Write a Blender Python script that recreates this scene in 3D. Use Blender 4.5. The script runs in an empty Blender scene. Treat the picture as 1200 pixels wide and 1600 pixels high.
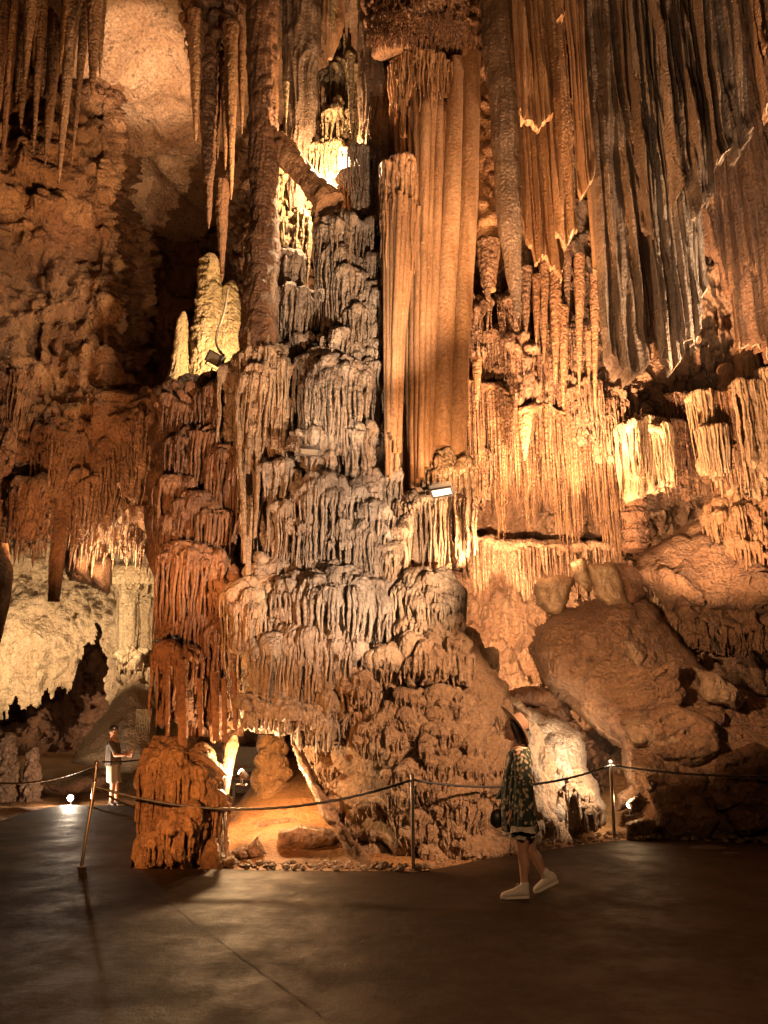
import bpy, math, random
import numpy as np
from mathutils import Vector, Matrix
random.seed(7)
RNG = np.random.default_rng(11)
SC = bpy.context.scene
COL = SC.collection
R = math.radians
PITCH = R(14.5); EYE = 1.65; FPX = 1200.0
# ------------------------------------------------------------------ camera
cam = bpy.data.cameras.new('camera'); camo = bpy.data.objects.new('camera', cam); COL.objects.link(camo)
camo.location = (0, 0, EYE); camo.rotation_euler = (R(90) + PITCH, 0, 0)
cam.sensor_width = 36; cam.lens = 27; cam.clip_end = 300; cam.clip_start = 0.05
SC.camera = camo
# ------------------------------------------------------------------ world and exposure
W = bpy.data.worlds.new('World'); SC.world = W; W.use_nodes = True
W.node_tree.nodes['Background'].inputs[0].default_value = (0.06, 0.13, 0.135, 1)
W.node_tree.nodes['Background'].inputs[1].default_value = 0.015
SC.view_settings.view_transform = 'Standard'; SC.view_settings.look = 'None'
SC.view_settings.exposure = 0.25; SC.view_settings.gamma = 1.0
cy = SC.cycles
cy.max_bounces = 4; cy.diffuse_bounces = 1; cy.glossy_bounces = 2; cy.transmission_bounces = 2
cy.sample_clamp_indirect = 3.0; cy.sample_clamp_direct = 0
cy.use_denoising = True
try: cy.denoiser = 'OPENIMAGEDENOISE'
except Exception: pass
cy.caustics_reflective = False; cy.caustics_refractive = False
# ------------------------------------------------------------------ picture point to world point at a given depth
CP, SP = math.cos(PITCH), math.sin(PITCH)
def mpp(py, Y): return Y / (FPX * CP - (800 - py) * SP)
def P(px, py, Y):
    t = mpp(py, Y)
    return np.array([t * (px - 600), Y, EYE + t * (FPX * SP + (800 - py) * CP)])
def Pv(px, py, Y):
    t = Y / (FPX * CP - (800 - py) * SP)
    return np.stack([t * (px - 600), Y + 0 * t, EYE + t * (FPX * SP + (800 - py) * CP)], -1)
# ------------------------------------------------------------------ lamps
WARM = (1.0, 0.50, 0.20); AMBER = (1.0, 0.40, 0.12); NEUT = (1.0, 0.76, 0.52); YEL = (1.0, 0.68, 0.34); COOL = (1.0, 0.86, 0.70)
def lamp(name, px, py, Y, power, col, aim=None, angle=120, size=0.06, blend=0.6):
    l = bpy.data.lights.new(name, 'SPOT' if aim else 'POINT'); l.energy = power; l.color = col
    l.shadow_soft_size = size
    o = bpy.data.objects.new(name, l); COL.objects.link(o)
    p = Vector(P(px, py, Y)); o.location = p
    if aim:
        l.spot_size = R(angle); l.spot_blend = blend
        o.rotation_euler = (Vector(P(*aim)) - p).to_track_quat('-Z', 'Y').to_euler()
    return o
lamp('arch_lamp', 373, 1196, 9.95, 190, (1, .60, .28), size=.03)
lamp('arch_back_lamp', 440, 1215, 10.9, 90, WARM)
lamp('path_lamp_light', 110, 1244, 15.2, 150, (1, .76, .54), size=.05)
lamp('left_wall_lamp', -40, 1060, 21.0, 1400, (1, .69, .44), aim=(110, 940, 24.5), angle=140)
lamp('left_comb_lamp', 175, 905, 15.6, 380, (1, .66, .36), aim=(170, 780, 16.5), angle=140)
lamp('stalagmite_lamp', 388, 560, 12.9, 1000, (1, .66, .34), aim=(325, 480, 14.2), angle=130)
lamp('alcove_lamp', 522, 262, 12.3, 1100, (1, .62, .32))
lamp('ceiling_patch_lamp', 235, 300, 13.2, 3000, (1, .64, .38), aim=(215, -20, 17.5), angle=36)
lamp('left_low_amber_lamp', 60, 900, 12.0, 800, (1, .46, .18), aim=(60, 620, 15.0), angle=100)
lamp('top_left_lamp', 190, 420, 12.6, 900, WARM, aim=(90, 120, 13.4), angle=90)
lamp('fluted_column_lamp', 740, 752, 9.0, 600, (1, .54, .24), aim=(670, 400, 11), angle=120)
lamp('fluted_high_lamp', 860, 640, 8.4, 1600, (1, .54, .24), aim=(668, 200, 11), angle=60)
lamp('stack_lamp', 1120, 1070, 5.6, 5000, (1, .71, .48), aim=(500, 820, 10), angle=42, size=.06)
lamp('stack_flood_light', 484, 694, 9.7, 120, NEUT, aim=(530, 590, 10.2), angle=120)
lamp('stack_high_lamp', 690, 640, 7.8, 2500, (1, .68, .43), aim=(535, 380, 12), angle=44, size=.06)
lamp('stack_side_lamp', 770, 880, 10.4, 500, (1, .56, .29), aim=(640, 760, 10.5), angle=120)
lamp('back_recess_lamp', 775, 1040, 14.0, 1500, (1, .58, .30), aim=(790, 960, 17.5), angle=130)
lamp('under_fringe_lamp', 790, 930, 15.0, 500, (1, .57, .29), aim=(850, 840, 18), angle=150)
lamp('upper_right_lamp', 900, 770, 12.4, 3600, (1, .57, .30), aim=(850, 500, 14.8), angle=110)
lamp('back_wall_lamp', 800, 900, 11.8, 4200, (1, .56, .28), aim=(850, 540, 15), angle=110)
lamp('comb_lamp', 1080, 930, 10.8, 2000, (1, .60, .34), aim=(1110, 690, 13.4), angle=90)
lamp('curtain_lamp', 1250, 620, 8.6, 2600, (1, .68, .42), aim=(1040, 260, 10.6), angle=90)
lamp('drapery_lamp', 760, 520, 9.4, 1200, (1, .50, .20), aim=(880, 120, 10.6), angle=80)
lamp('cone_lamp', 955, 1180, 10.9, 260, (1, .76, .52), aim=(870, 1200, 12), angle=130)
lamp('boulder_lamp', 760, 900, 7.0, 2100, (1, .58, .30), aim=(1010, 990, 12.8), angle=50)
lamp('pebble_lamp', 984, 1250, 11.15, 22, (1, .60, .28))
lamp('front_fill_light', 1280, 800, 5.6, 2600, (1, .57, .31), aim=(660, 1160, 9.6), angle=40, size=.1)  # added fill from outside the view, brightens the mound
lamp('left_column_lamp', 20, 1160, 6.0, 1100, AMBER, aim=(290, 1130, 9.8), angle=64)
lamp('walkway_fill_light', 1100, 760, 3.0, 170, (1, .56, .28), size=.2)  # unseen soft fill, added to lift the woman and the floor
lamp('left_mass_lamp', 150, 900, 7.0, 900, (1, .46, .18), aim=(320, 760, 11), angle=60)
lamp('disc_fill_light', 168, 985, 17.4, 330, (1, .72, .46), aim=(215, 960, 19), angle=150)  # unseen light added to brighten the disc and the slope below
lamp('curtain_fill_lamp', 960, 620, 7.0, 380, (1, .66, .42), aim=(1060, 300, 10.6), angle=70)  # weak unseen front light, added to lift the black draperies
# ------------------------------------------------------------------ noise
_perm = RNG.permutation(256).astype(np.int32); _perm = np.concatenate([_perm, _perm, _perm])
_g = RNG.normal(size=(256, 3)).astype(np.float32); _g /= np.linalg.norm(_g, axis=1, keepdims=True)
def noise(p):
    p = np.asarray(p, np.float32); sh = p.shape[:-1]; p = p.reshape(-1, 3)
    out = np.empty(len(p), np.float32); CH = 400000
    for a in range(0, len(p), CH):
        q = p[a:a + CH]; i = np.floor(q).astype(np.int32); f = q - i; i &= 255
        u = f * f * f * (f * (f * 6 - 15) + 10)
        r = []
        for dx in (0, 1):
            A = _perm[i[:, 0] + dx]
            for dy in (0, 1):
                B = _perm[A + i[:, 1] + dy]
                for dz in (0, 1):
                    g = _g[_perm[B + i[:, 2] + dz]]
                    r.append(g[:, 0] * (f[:, 0] - dx) + g[:, 1] * (f[:, 1] - dy) + g[:, 2] * (f[:, 2] - dz))
        ux, uy, uz = u[:, 0], u[:, 1], u[:, 2]
        z0 = r[0] + uz * (r[1] - r[0]); z1 = r[2] + uz * (r[3] - r[2]); z2 = r[4] + uz * (r[5] - r[4]); z3 = r[6] + uz * (r[7] - r[6])
        y0 = z0 + uy * (z1 - z0); y1 = z2 + uy * (z3 - z2)
        out[a:a + CH] = y0 + ux * (y1 - y0)
    return out.reshape(sh)
def fbm(p, o=4, k=2.1, g=0.5):
    s = 0; a = 1.0; p = np.asarray(p, np.float32)
    for _ in range(o): s = s + a * noise(p); p = p * k + 13.7; a *= g
    return s
def billow(p): return np.minimum(1, np.abs(noise(p)) * 2.2) ** 0.7
def ridge(p): return (1 - np.minimum(1, np.abs(noise(p)) * 2.4)) ** 1.25
def flute(p, f=8.0, fz=0.7, seed=0.0):
    w = noise(p * np.array([1.5, 1.5, 1.2], np.float32) + seed)[..., None] * np.array([.12, .12, 0], np.float32)
    q = (p + w)
    a = ridge(q * np.array([f, f, fz], np.float32) + seed)
    b = ridge(q * np.array([f * 1.9, f * 1.9, fz * 1.5], np.float32) + seed + 5)
    c = billow(q * np.array([f * .45, f * .45, fz * .8], np.float32) + seed + 9)
    return 0.5 * a + 0.22 * b + .28 * c
def rough(p, s=0): return fbm(p * 1.3 + s, 5)
def blocks(V, sc=1.0, n=46, seed=1, k=26.0):
    """broken faces: tilted planes around scattered centres"""
    g = np.random.default_rng(seed); p = V.reshape(-1, 3); lo, hi = p.min(0), p.max(0)
    S = lo + (hi - lo) * g.random((n, 3)); T = g.normal(size=(n, 3)) * .38; B = g.normal(size=n) * .12; out = np.empty(len(p), np.float32)
    w_ = p + .18 * np.stack([noise(p * 1.7), noise(p * 1.7 + 9), noise(p * 1.7 + 21)], -1)
    for a in range(0, len(p), 60000):
        q = w_[a:a + 60000, None] - S[None]; d = (q * q).sum(-1); w = np.exp(-k * sc * (d - d.min(1, keepdims=True))); w /= w.sum(1, keepdims=True)
        out[a:a + 60000] = (w * (np.clip((q * T[None]).sum(-1), -.5, .5) + B[None])).sum(1)
    return out.reshape(V.shape[:-1])
def ss(x, a, b):
    t = np.clip((x - a) / (b - a), 0, 1); return t * t * (3 - 2 * t)
# ------------------------------------------------------------------ meshes from grids
def grid_faces(nr, nc, wrap=False, off=0, mask=None):
    i = np.arange(nr - 1)[:, None]; j = np.arange(nc if wrap else nc - 1)[None, :]
    a = i * nc + j; b = i * nc + (j + 1) % nc; c = (i + 1) * nc + (j + 1) % nc; d = (i + 1) * nc + j
    f = np.stack([a, b, c, d], -1)
    if mask is not None: f = f[mask]
    return f.reshape(-1, 4) + off
def gnorm(V, wrap=False):
    du = np.empty_like(V); dv = np.empty_like(V)
    if wrap: du = np.roll(V, -1, 1) - np.roll(V, 1, 1)
    else: du[:, 1:-1] = V[:, 2:] - V[:, :-2]; du[:, 0] = V[:, 1] - V[:, 0]; du[:, -1] = V[:, -1] - V[:, -2]
    dv[1:-1] = V[2:] - V[:-2]; dv[0] = V[1] - V[0]; dv[-1] = V[-1] - V[-2]
    n = np.cross(du, dv); l = np.linalg.norm(n, axis=-1, keepdims=True); return n / np.maximum(l, 1e-9)
class MB:
    def __init__(s): s.v = []; s.f = []; s.n = 0; s.t = []
    def add(s, V, F):
        V = np.asarray(V, np.float32).reshape(-1, 3); F = np.asarray(F, np.int64)
        s.v.append(V); (s.f if F.shape[1] == 4 else s.t).append(F + s.n); s.n += len(V)
    def data(s): return np.concatenate(s.v), (np.concatenate(s.f) if s.f else np.zeros((0, 4), int)), (np.concatenate(s.t) if s.t else np.zeros((0, 3), int))
def link(name, mb, mat, parent=None, org=None, smooth=True):
    V, F, T = mb.data()
    if parent is not None: o0 = np.array(parent['_b'])
    elif org is not None: o0 = np.array(org)
    else: o0 = np.zeros(3)
    V = (V - o0).astype(np.float32)
    me = bpy.data.meshes.new(name)
    me.vertices.add(len(V)); me.vertices.foreach_set('co', V.ravel())
    nl = F.size + T.size; me.loops.add(nl); me.loops.foreach_set('vertex_index', np.concatenate([F.ravel(), T.ravel()]).astype(np.int32))
    me.polygons.add(len(F) + len(T))
    st = np.concatenate([np.arange(len(F)) * 4, F.size + np.arange(len(T)) * 3]).astype(np.int32)
    me.polygons.foreach_set('loop_start', st)
    try: me.polygons.foreach_set('loop_total', np.concatenate([np.full(len(F), 4), np.full(len(T), 3)]).astype(np.int32))
    except Exception: pass
    me.polygons.foreach_set('use_smooth', np.full(len(F) + len(T), smooth))
    me.update(calc_edges=True); me.validate()
    if isinstance(mat, (list, tuple)):
        for m in mat: me.materials.append(m)
    else: me.materials.append(mat)
    o = bpy.data.objects.new(name, me); COL.objects.link(o)
    if parent is not None: o.parent = parent; o['_b'] = tuple(float(x) for x in o0)
    else: o.location = o0; o['_b'] = tuple(float(x) for x in o0)
    return o
def thing(name, label, cat, loc, group=None):
    o = bpy.data.objects.new(name, None); COL.objects.link(o); o.location = tuple(float(x) for x in loc); o['_b'] = tuple(float(x) for x in loc)
    o.empty_display_size = 0.2
    o['label'] = label; o['category'] = cat
    if group: o['group'] = group
    return o
def tag(o, label=None, cat=None, group=None, kind=None):
    if label: o['label'] = label
    if cat: o['category'] = cat
    if group: o['group'] = group
    if kind: o['kind'] = kind
    return o
# ------------------------------------------------------------------ rock shapes
def theta(n):
    # more samples on the side towards the walkway (-Y)
    t = np.linspace(0, 1, n, endpoint=False)
    return -math.pi / 2 + 2 * math.pi * (t - 0.5) - 0.45 * np.sin(2 * math.pi * (t - 0.5))
def shaft(mb, pts, ky=0.9, res=0.02, fl=0.04, f=8.0, fz=0.6, ro=0.03, lump=0.0, lf=2.5, rib=0.0, seed=0.0, zres=None, maxth=420, step=0.0):
    """pts: (px, py, width_px, Y) from top to bottom; a fluted or lumpy shaft"""
    C = np.array([P(a, b, d) for a, b, c, d in pts]); Wd = np.array([c * mpp(b, d) / 2 for a, b, c, d in pts])
    dist = np.concatenate([[0], np.cumsum(np.linalg.norm(np.diff(C, axis=0), axis=1))]); L = dist[-1]
    nr = max(6, int(L / (zres or res * 1.6))); nr = min(nr, 420)
    s = np.linspace(0, L, nr)
    C = np.stack([np.interp(s, dist, C[:, k]) for k in range(3)], 1); r = np.interp(s, dist, Wd)
    if step: # growth rings that swell and pinch
        r = r * (1 + step * (billow(np.stack([s * 3.1, s * 0, s * 0 + seed], 1)) - .5))
    nt = int(np.clip(2 * math.pi * r.max() / res, 10, maxth)); th = theta(nt)
    rr = r[:, None]
    V = np.stack([C[:, 0:1] + rr * np.cos(th), C[:, 1:2] + rr * ky * np.sin(th), C[:, 2:3] + 0 * th[None] + 0 * rr], -1).astype(np.float32)
    N = -gnorm(V, True)
    c = V.mean(1, keepdims=True); sg = np.sign(np.sum((V - c) * N, -1, keepdims=True)); sg[sg == 0] = 1; N = N * np.where(np.median(sg) < 0, -1, 1)
    sc = np.minimum(1, rr / 0.25)[..., None]
    d = fl * (flute(V, f, fz, seed) - .5) + ro * rough(V, seed)
    if lump: d = d + lump * (billow(V * lf + seed) - .5)
    if rib: d = d + rib * (billow(V * np.array([2.5, 2.5, 14], np.float32) + seed) - .5)
    V = V + N * d[..., None] * sc
    mb.add(V, grid_faces(nr, nt, True))
    for row, ci in ((V[0], V[0].mean(0)), (V[-1], V[-1].mean(0))):
        top = row is V[0]
        F = np.stack([np.arange(nt), (np.arange(nt) + 1) % nt, np.full(nt, nt)], 1)
        mb.add(np.vstack([row, ci]), F)
def tier(mb, xc, yt, yb, w, Yf, ky=0.85, dome=0.82, flare=-0.20, fl=0.085, f=11.0, lump=0.075, jag=0.3, cones=10, seed=None, res=0.0125, tilt=0.0, narrow=0.0, tipx=0.0, sp=0.058, sr=0.018, vary=True):
    """one flowstone tier: a lumpy cap with a fluted, ragged skirt hanging from it. Yf is the depth of its front"""
    if seed is None: seed = (xc * 1.37 + yt * .71) % 97
    if vary: # every tier grows differently
        g = random.Random(xc * 13 + yt); dome *= g.uniform(.7, 1.5); sp *= g.choice((.8, 1, 1.3, 1.7)); sr *= g.uniform(.75, 1.5); jag *= g.uniform(.6, 1.8); tilt += g.uniform(-.18, .18); lump *= g.uniform(.6, 1.9); shortest = g.choice((.15, .35, .55, .75)); ky *= g.uniform(.8, 1.15)
    else: shortest = .5
    rx = w / 2 * mpp((yt + yb) / 2, Yf); ry = rx * ky
    cx, cyy = P(xc, yt, Yf)[0], Yf + ry
    zt = P(xc, yt, Yf + ry * 0.35)[2]; zb = P(xc, yb, Yf)[2]
    hd = dome * rx
    H = max(zt - zb, hd * 1.15)
    nt = int(np.clip(2 * math.pi * rx / res, 24, 560)); th = theta(nt)
    nd = max(6, int(rx * 1.4 / (res * 1.5))); nk = max(6, int((H - hd) / (res * 1.9))); nu = 4
    ph = np.linspace(0.06, math.pi / 2, nd)
    rad = [rx * math.sin(a) ** 0.9 for a in ph]; zz = [-hd * (1 - math.cos(a)) for a in ph]; kk = [0.0] * nd
    for a in np.linspace(0, 1, nk + 1)[1:]:
        tk = min(.11, .34 * rx) * min(1, a / .22) * (sp > 0); rad.append(rx * (1 + flare * .4 * a - narrow * a * a) - tk); zz.append(-hd - (H - hd) * a); kk.append(a)
    rl = rad[-1]
    for a in np.linspace(0, 1, nu + 1)[1:]:
        rad.append(rl * (1 - 0.8 * a)); zz.append(-H + hd * 0.25 * a); kk.append(1.0)
    rad = np.array(rad, np.float32)[:, None]; zz = np.array(zz, np.float32)[:, None]; kk = np.array(kk, np.float32)[:, None]
    ct, st = np.cos(th)[None], np.sin(th)[None]
    ww = 1 + 0.30 * noise(np.stack([ct * 1.3 + seed, st * 1.3, 0 * ct], -1)) + 0.15 * noise(np.stack([ct * 3.3 + seed, st * 3.3, 0 * ct], -1))
    V = np.stack([cx + rad * ww * ct + tipx * kk * rx, cyy + rad * ww * st * ky, zt + zz + tilt * rad * ct], -1).astype(np.float32)
    # ragged hem
    hem = flute(np.stack([V[nd, :, 0], V[nd, :, 1], 0 * V[nd, :, 0] + seed], -1), f, 0.1, seed)
    big = noise(np.stack([ct[0] * 1.7 + seed, st[0] * 1.7, 0 * ct[0] + 3], -1))
    lift = (H - hd) * jag * np.clip(1.05 - 1.1 * hem + 0.7 * big, 0, 1.6)
    V[..., 2] += (kk ** 1.5) * lift[None]
    N = gnorm(V, True); c = V.mean((0, 1)); 
    if np.mean(np.sum((V - c) * N, -1)) < 0: N = -N
    k1 = ss(kk, 0.0, 0.45)
    topness = 1 - k1
    dm = ss(np.linalg.norm(V[..., :2] - np.array([cx, cyy]), axis=-1), rx * .55, rx * .95) * (kk < .01); d = 1.7 * fl * (0.08 + .34 * dm + 0.85 * k1 + .3 * kk) * (flute(V, f, 0.55, seed) - .5)
    d = d + lump * (0.5 + topness) * (billow(V * 3.4 + seed) - .4) + 0.045 * topness * rough(V * 2.5, seed)
    d = d + 0.012 * (billow(V * np.array([14, 14, 12], np.float32)) - .5) * (0.3 + topness)
    V = V + N * (d * np.minimum(1, rx / 0.22))[..., None]
    mb.add(V, grid_faces(len(rad), nt, True))
    mb.add(np.vstack([V[0], V[0].mean(0)]), np.stack([np.arange(nt), (np.arange(nt) + 1) % nt, np.full(nt, nt)], 1))
    if sp > 0:
        # hanging strands: each starts on the cap, rolls over its edge and hangs free in front of the recess
        per = 2 * math.pi * rx * .62; ns = int(np.clip(per / sp, 4, 90)); R0 = np.array(rad).ravel()
        r_edge = V[max(nd - 1, 1)]; rowz = V[..., 2].mean(1)
        for q in range(ns):
            tt = -math.pi / 2 + (q + random.uniform(-.35, .35)) / ns * math.pi * 1.28 - math.pi * .64
            ci = int(np.argmin(np.abs(np.angle(np.exp(1j * (th - tt)))))); e = r_edge[ci]; rdir = np.array([math.cos(th[ci]), math.sin(th[ci]), 0])
            L = (H - hd) * random.uniform(shortest, 1.06) * (1 - .55 * max(0, float(lift[ci]) / max(H - hd, 1e-3) - .1)); 
            if L < .04: continue
            r0 = sr * random.uniform(.6, 1.45) * min(1.25, .7 + rx * .6); i0 = int(nd * random.uniform(.5, .9)); rows = list(range(min(i0, nd - 2), nd, max(1, (nd - i0) // 4)))
            drift = random.uniform(-.03, .03); pts = []; rs = []
            for k, i in enumerate(rows):
                c2 = (ci + int((1 - k / len(rows)) * drift * 120)) % nt; pts.append(V[i, c2] + rdir * r0 * .1 * k / len(rows)); rs.append(r0 * (.25 + .7 * (k + 1) / len(rows)))
            m = max(5, int(L / .05)); ph_ = random.uniform(0, 6); fr = random.uniform(6, 11)
            for k in range(m):
                a = (k + 1) / m; wob = .012 * math.sin(ph_ + a * L * fr); rim = 1 - narrow * a * a * .9
                c_ = np.array([cx, cyy, 0.]); xy = c_ + (e - c_) * [rim, rim, 0] + [wob + drift * .4 * a + tipx * a * rx, 0, 0] - rdir * (.02 * a)
                pts.append(np.array([xy[0], xy[1], e[2] - L * a])); rs.append(r0 * (1 - .62 * a ** 2.2) * (1 + .16 * math.sin(a * L * 41 + ph_)))
            tube(mb, pts, rs, 6)
    for _ in range(int(cones * .4)):
        a = random.choice(np.arange(nt)[np.sin(th) < 0.3]); v = V[nd + int(nk * random.uniform(.2, .8)), a]
        b = V[nd + nk - 1, a]
        L = (v[2] - b[2]) + random.uniform(.0, .18) * (H - hd)
        if L > 0.05: spike(mb, v, L, random.uniform(.013, .032) * min(1.3, 0.6 + rx))
def spike(mb, top, L, r, lean=(0, 0), nt=7, nr=7, seed=None, tip=0.15):
    if seed is None: seed = random.uniform(0, 50)
    s = np.linspace(0, 1, nr)[:, None]; th = np.linspace(0, 2 * math.pi, nt, endpoint=False)[None]
    rr = r * (1 - (1 - tip) * s ** 1.3) * (1 + 0.25 * np.sin(s * L * 37 + seed) * 0.5 + 0.18 * np.sin(s * L * 13 + seed * 3))
    V = np.stack([top[0] + lean[0] * s + rr * np.cos(th), top[1] + lean[1] * s + rr * np.sin(th), top[2] - L * s + 0 * th], -1)
    mb.add(V, grid_faces(nr, nt, True))
    mb.add(np.vstack([V[-1], [[top[0] + lean[0], top[1] + lean[1], top[2] - L * 1.0 - r * .3]]]), np.stack([np.arange(nt), (np.arange(nt) + 1) % nt, np.full(nt, nt)], 1))
def relief(mb, x0, x1, y0, y1, depth, step=3.0, disp=None, mask=None, world_n=True):
    """a rock face laid over a stretch of view angles; depth(px,py) in metres"""
    nx = int((x1 - x0) / step) + 1; ny = int((y1 - y0) / step) + 1
    X, Yp = np.meshgrid(np.linspace(x0, x1, nx), np.linspace(y0, y1, ny))
    D = depth(X, Yp); V = Pv(X, Yp, D).astype(np.float32)
    if disp is not None:
        N = gnorm(V)
        N = np.where(N[..., 1:2] > 0, -N, N)
        V = V + N * disp(V, X, Yp)[..., None]
    m = None
    if mask is not None:
        mm = mask(X, Yp); m = mm[:-1, :-1] & mm[1:, :-1] & mm[:-1, 1:] & mm[1:, 1:]
    mb.add(V, grid_faces(ny, nx, False, 0, m))
    return V
def polydist(X, Y, poly):
    """distance to the outline (px), and inside mask"""
    d = np.full(X.shape, 1e9); ins = np.zeros(X.shape, bool); n = len(poly)
    for i in range(n):
        x1, y1 = poly[i]; x2, y2 = poly[(i + 1) % n]
        dx, dy = x2 - x1, y2 - y1; t = np.clip(((X - x1) * dx + (Y - y1) * dy) / (dx * dx + dy * dy + 1e-9), 0, 1)
        d = np.minimum(d, np.hypot(X - x1 - t * dx, Y - y1 - t * dy))
        c = ((y1 > Y) != (y2 > Y)) & (X < (x2 - x1) * (Y - y1) / (y2 - y1 + 1e-12) + x1); ins ^= c
    return d, ins
def boulder(mb, poly, Y, bulge, slope=(0, 0), edge=40, thick=1.2, step=3.0, disp=None, seed=0, facet=0.0):
    """a solid rock with the given outline, its own distance and thickness"""
    px = [a for a, b in poly]; py = [b for a, b in poly]; xm, ym = sum(px) / len(px), sum(py) / len(py)
    x0, x1, y0, y1 = min(px) - 4, max(px) + 4, min(py) - 4, max(py) + 4
    nx = int((x1 - x0) / step) + 1; ny = int((y1 - y0) / step) + 1
    X, Yp = np.meshgrid(np.linspace(x0, x1, nx), np.linspace(y0, y1, ny))
    wob = 5 * noise(np.stack([X / 22, Yp / 22, X * 0 + seed], -1)) + 10 * noise(np.stack([X / 70, Yp / 70, X * 0 + seed + 9], -1))
    d, ins = polydist(X, Yp, poly); sd = np.where(ins, d, -d) + wob
    k = np.clip(sd / edge, 0, 1); prof = np.sqrt(np.clip(1 - (1 - k) ** 2, 0, 1))
    ok = sd > -step * 0.7
    base = Y + slope[0] * (X - xm) / 100 + slope[1] * (Yp - ym) / 100
    fz = 0
    if facet:
        q = np.stack([X / 60, Yp / 60, X * 0 + seed], -1)
        fz = facet * (np.abs(noise(q)) + np.abs(noise(q * 2.2 + 4)) * .5)
    V = Pv(X, Yp, base - bulge * prof - fz).astype(np.float32)
    if disp is not None:
        N = gnorm(V); N = np.where(N[..., 1:2] > 0, -N, N); V = V + N * (disp(V, X, Yp) * np.clip(k + .15, 0, 1))[..., None]
    m = ok[:-1, :-1] & ok[1:, :-1] & ok[:-1, 1:] & ok[1:, 1:]
    mb.add(V, grid_faces(ny, nx, False, 0, m))
    B = Pv(X, Yp, base + thick * prof + .02).astype(np.float32)
    mb.add(B, grid_faces(ny, nx, False, 0, m)[:, ::-1])
def curtain(mb, x0, x1, yt, hem, Y, fold=0.10, ff=3.5, lip=None, th=0.05, fl=0.03, f=9.0, lean=0.0, seed=0.0, res=2.2, Yend=None, ro=0.02, lipout=0.05):
    """hanging drapery: a thick folded sheet between picture columns x0..x1 with a hem line"""
    nx = max(12, int((x1 - x0) / res * 2.2)); hx = np.array([a for a, b in hem], float); hy = np.array([b for a, b in hem], float)
    U = np.linspace(0, 1, nx); X = x0 + (x1 - x0) * U; hemy = np.interp(X, hx, hy)
    hemy = hemy + 14 * noise(np.stack([X / 30, X * 0 + seed, X * 0], -1)); hj = 16 * noise(np.stack([X / 6, X * 0 + seed, X * 0], -1)) + 9 * noise(np.stack([X / 2.5, X * 0 + seed, X * 0], -1))
    ny = max(12, int((hy.max() - yt) / (res * 1.5))); T = np.linspace(0, 1, ny)[:, None]
    YY = (Y + (0 if Yend is None else (Yend - Y)) * U)[None] + 0 * T
    Yp = yt + (hemy[None] - yt) * T + hj[None] * T ** 9; XX = X[None] + lean * (Yp - yt) / 100
    zt = P(x0, yt, Y)[2]
    V = Pv(XX, Yp, YY).astype(np.float32); V[..., 0] = (mpp(float(hy.mean()), Y) * (X - 600))[None] + lean * (Yp - yt) / 100 * .01
    q = np.stack([V[..., 0] * ff + seed, V[..., 2] * 0.18, V[..., 0] * 0 + seed], -1)
    V[..., 1] += fold * 1.2 * noise(q) - fold * 1.1 * ridge(q * np.array([1.6, 1, 1], np.float32) + 17) - fold * .5 * ridge(q * np.array([3.6, 1.3, 1], np.float32) + 5)
    V[..., 0] += fold * 0.4 * noise(q + 31)
    d = fl * (flute(V, f, .35, seed) - .5) + ro * rough(V, seed) + lipout * ss(T, .93, 1.0) * 0.6
    env = np.minimum(1, np.minimum(U, 1 - U) * 8)[None] ** .5
    half = (th * env * (1 - .35 * T) + 0.012)
    front = V.copy(); front[..., 1] -= half + d; back = V.copy(); back[..., 1] += half + .5 * d
    mb.add(front, grid_faces(ny, nx)); mb.add(back, grid_faces(ny, nx)[:, ::-1])
    if lip is not None and len(front[-1]) > 9: q_ = smooth_pts(front[-1][::4] + [0, .03, .012], 5); tube(lip, q_, .008 + .045 * np.abs(noise(q_ * 3.0)), 8)
    for a, b in ((front[:, 0], back[:, 0]), (back[:, -1], front[:, -1]), (back[-1], front[-1])):
        n = len(a); mb.add(np.stack([a, b]), grid_faces(2, n))
def smooth_pts(p, n=8):
    p = np.array(p); tt = np.linspace(0, len(p) - 1, (len(p) - 1) * n + 1); o = []
    for x in tt:
        i = int(min(x, len(p) - 2)); u = x - i; p0, p1, p2, p3 = p[max(i - 1, 0)], p[i], p[i + 1], p[min(i + 2, len(p) - 1)]
        o.append(.5 * ((2 * p1) + (-p0 + p2) * u + (2 * p0 - 5 * p1 + 4 * p2 - p3) * u * u + (-p0 + 3 * p1 - 3 * p2 + p3) * u ** 3))
    return np.array(o)
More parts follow.
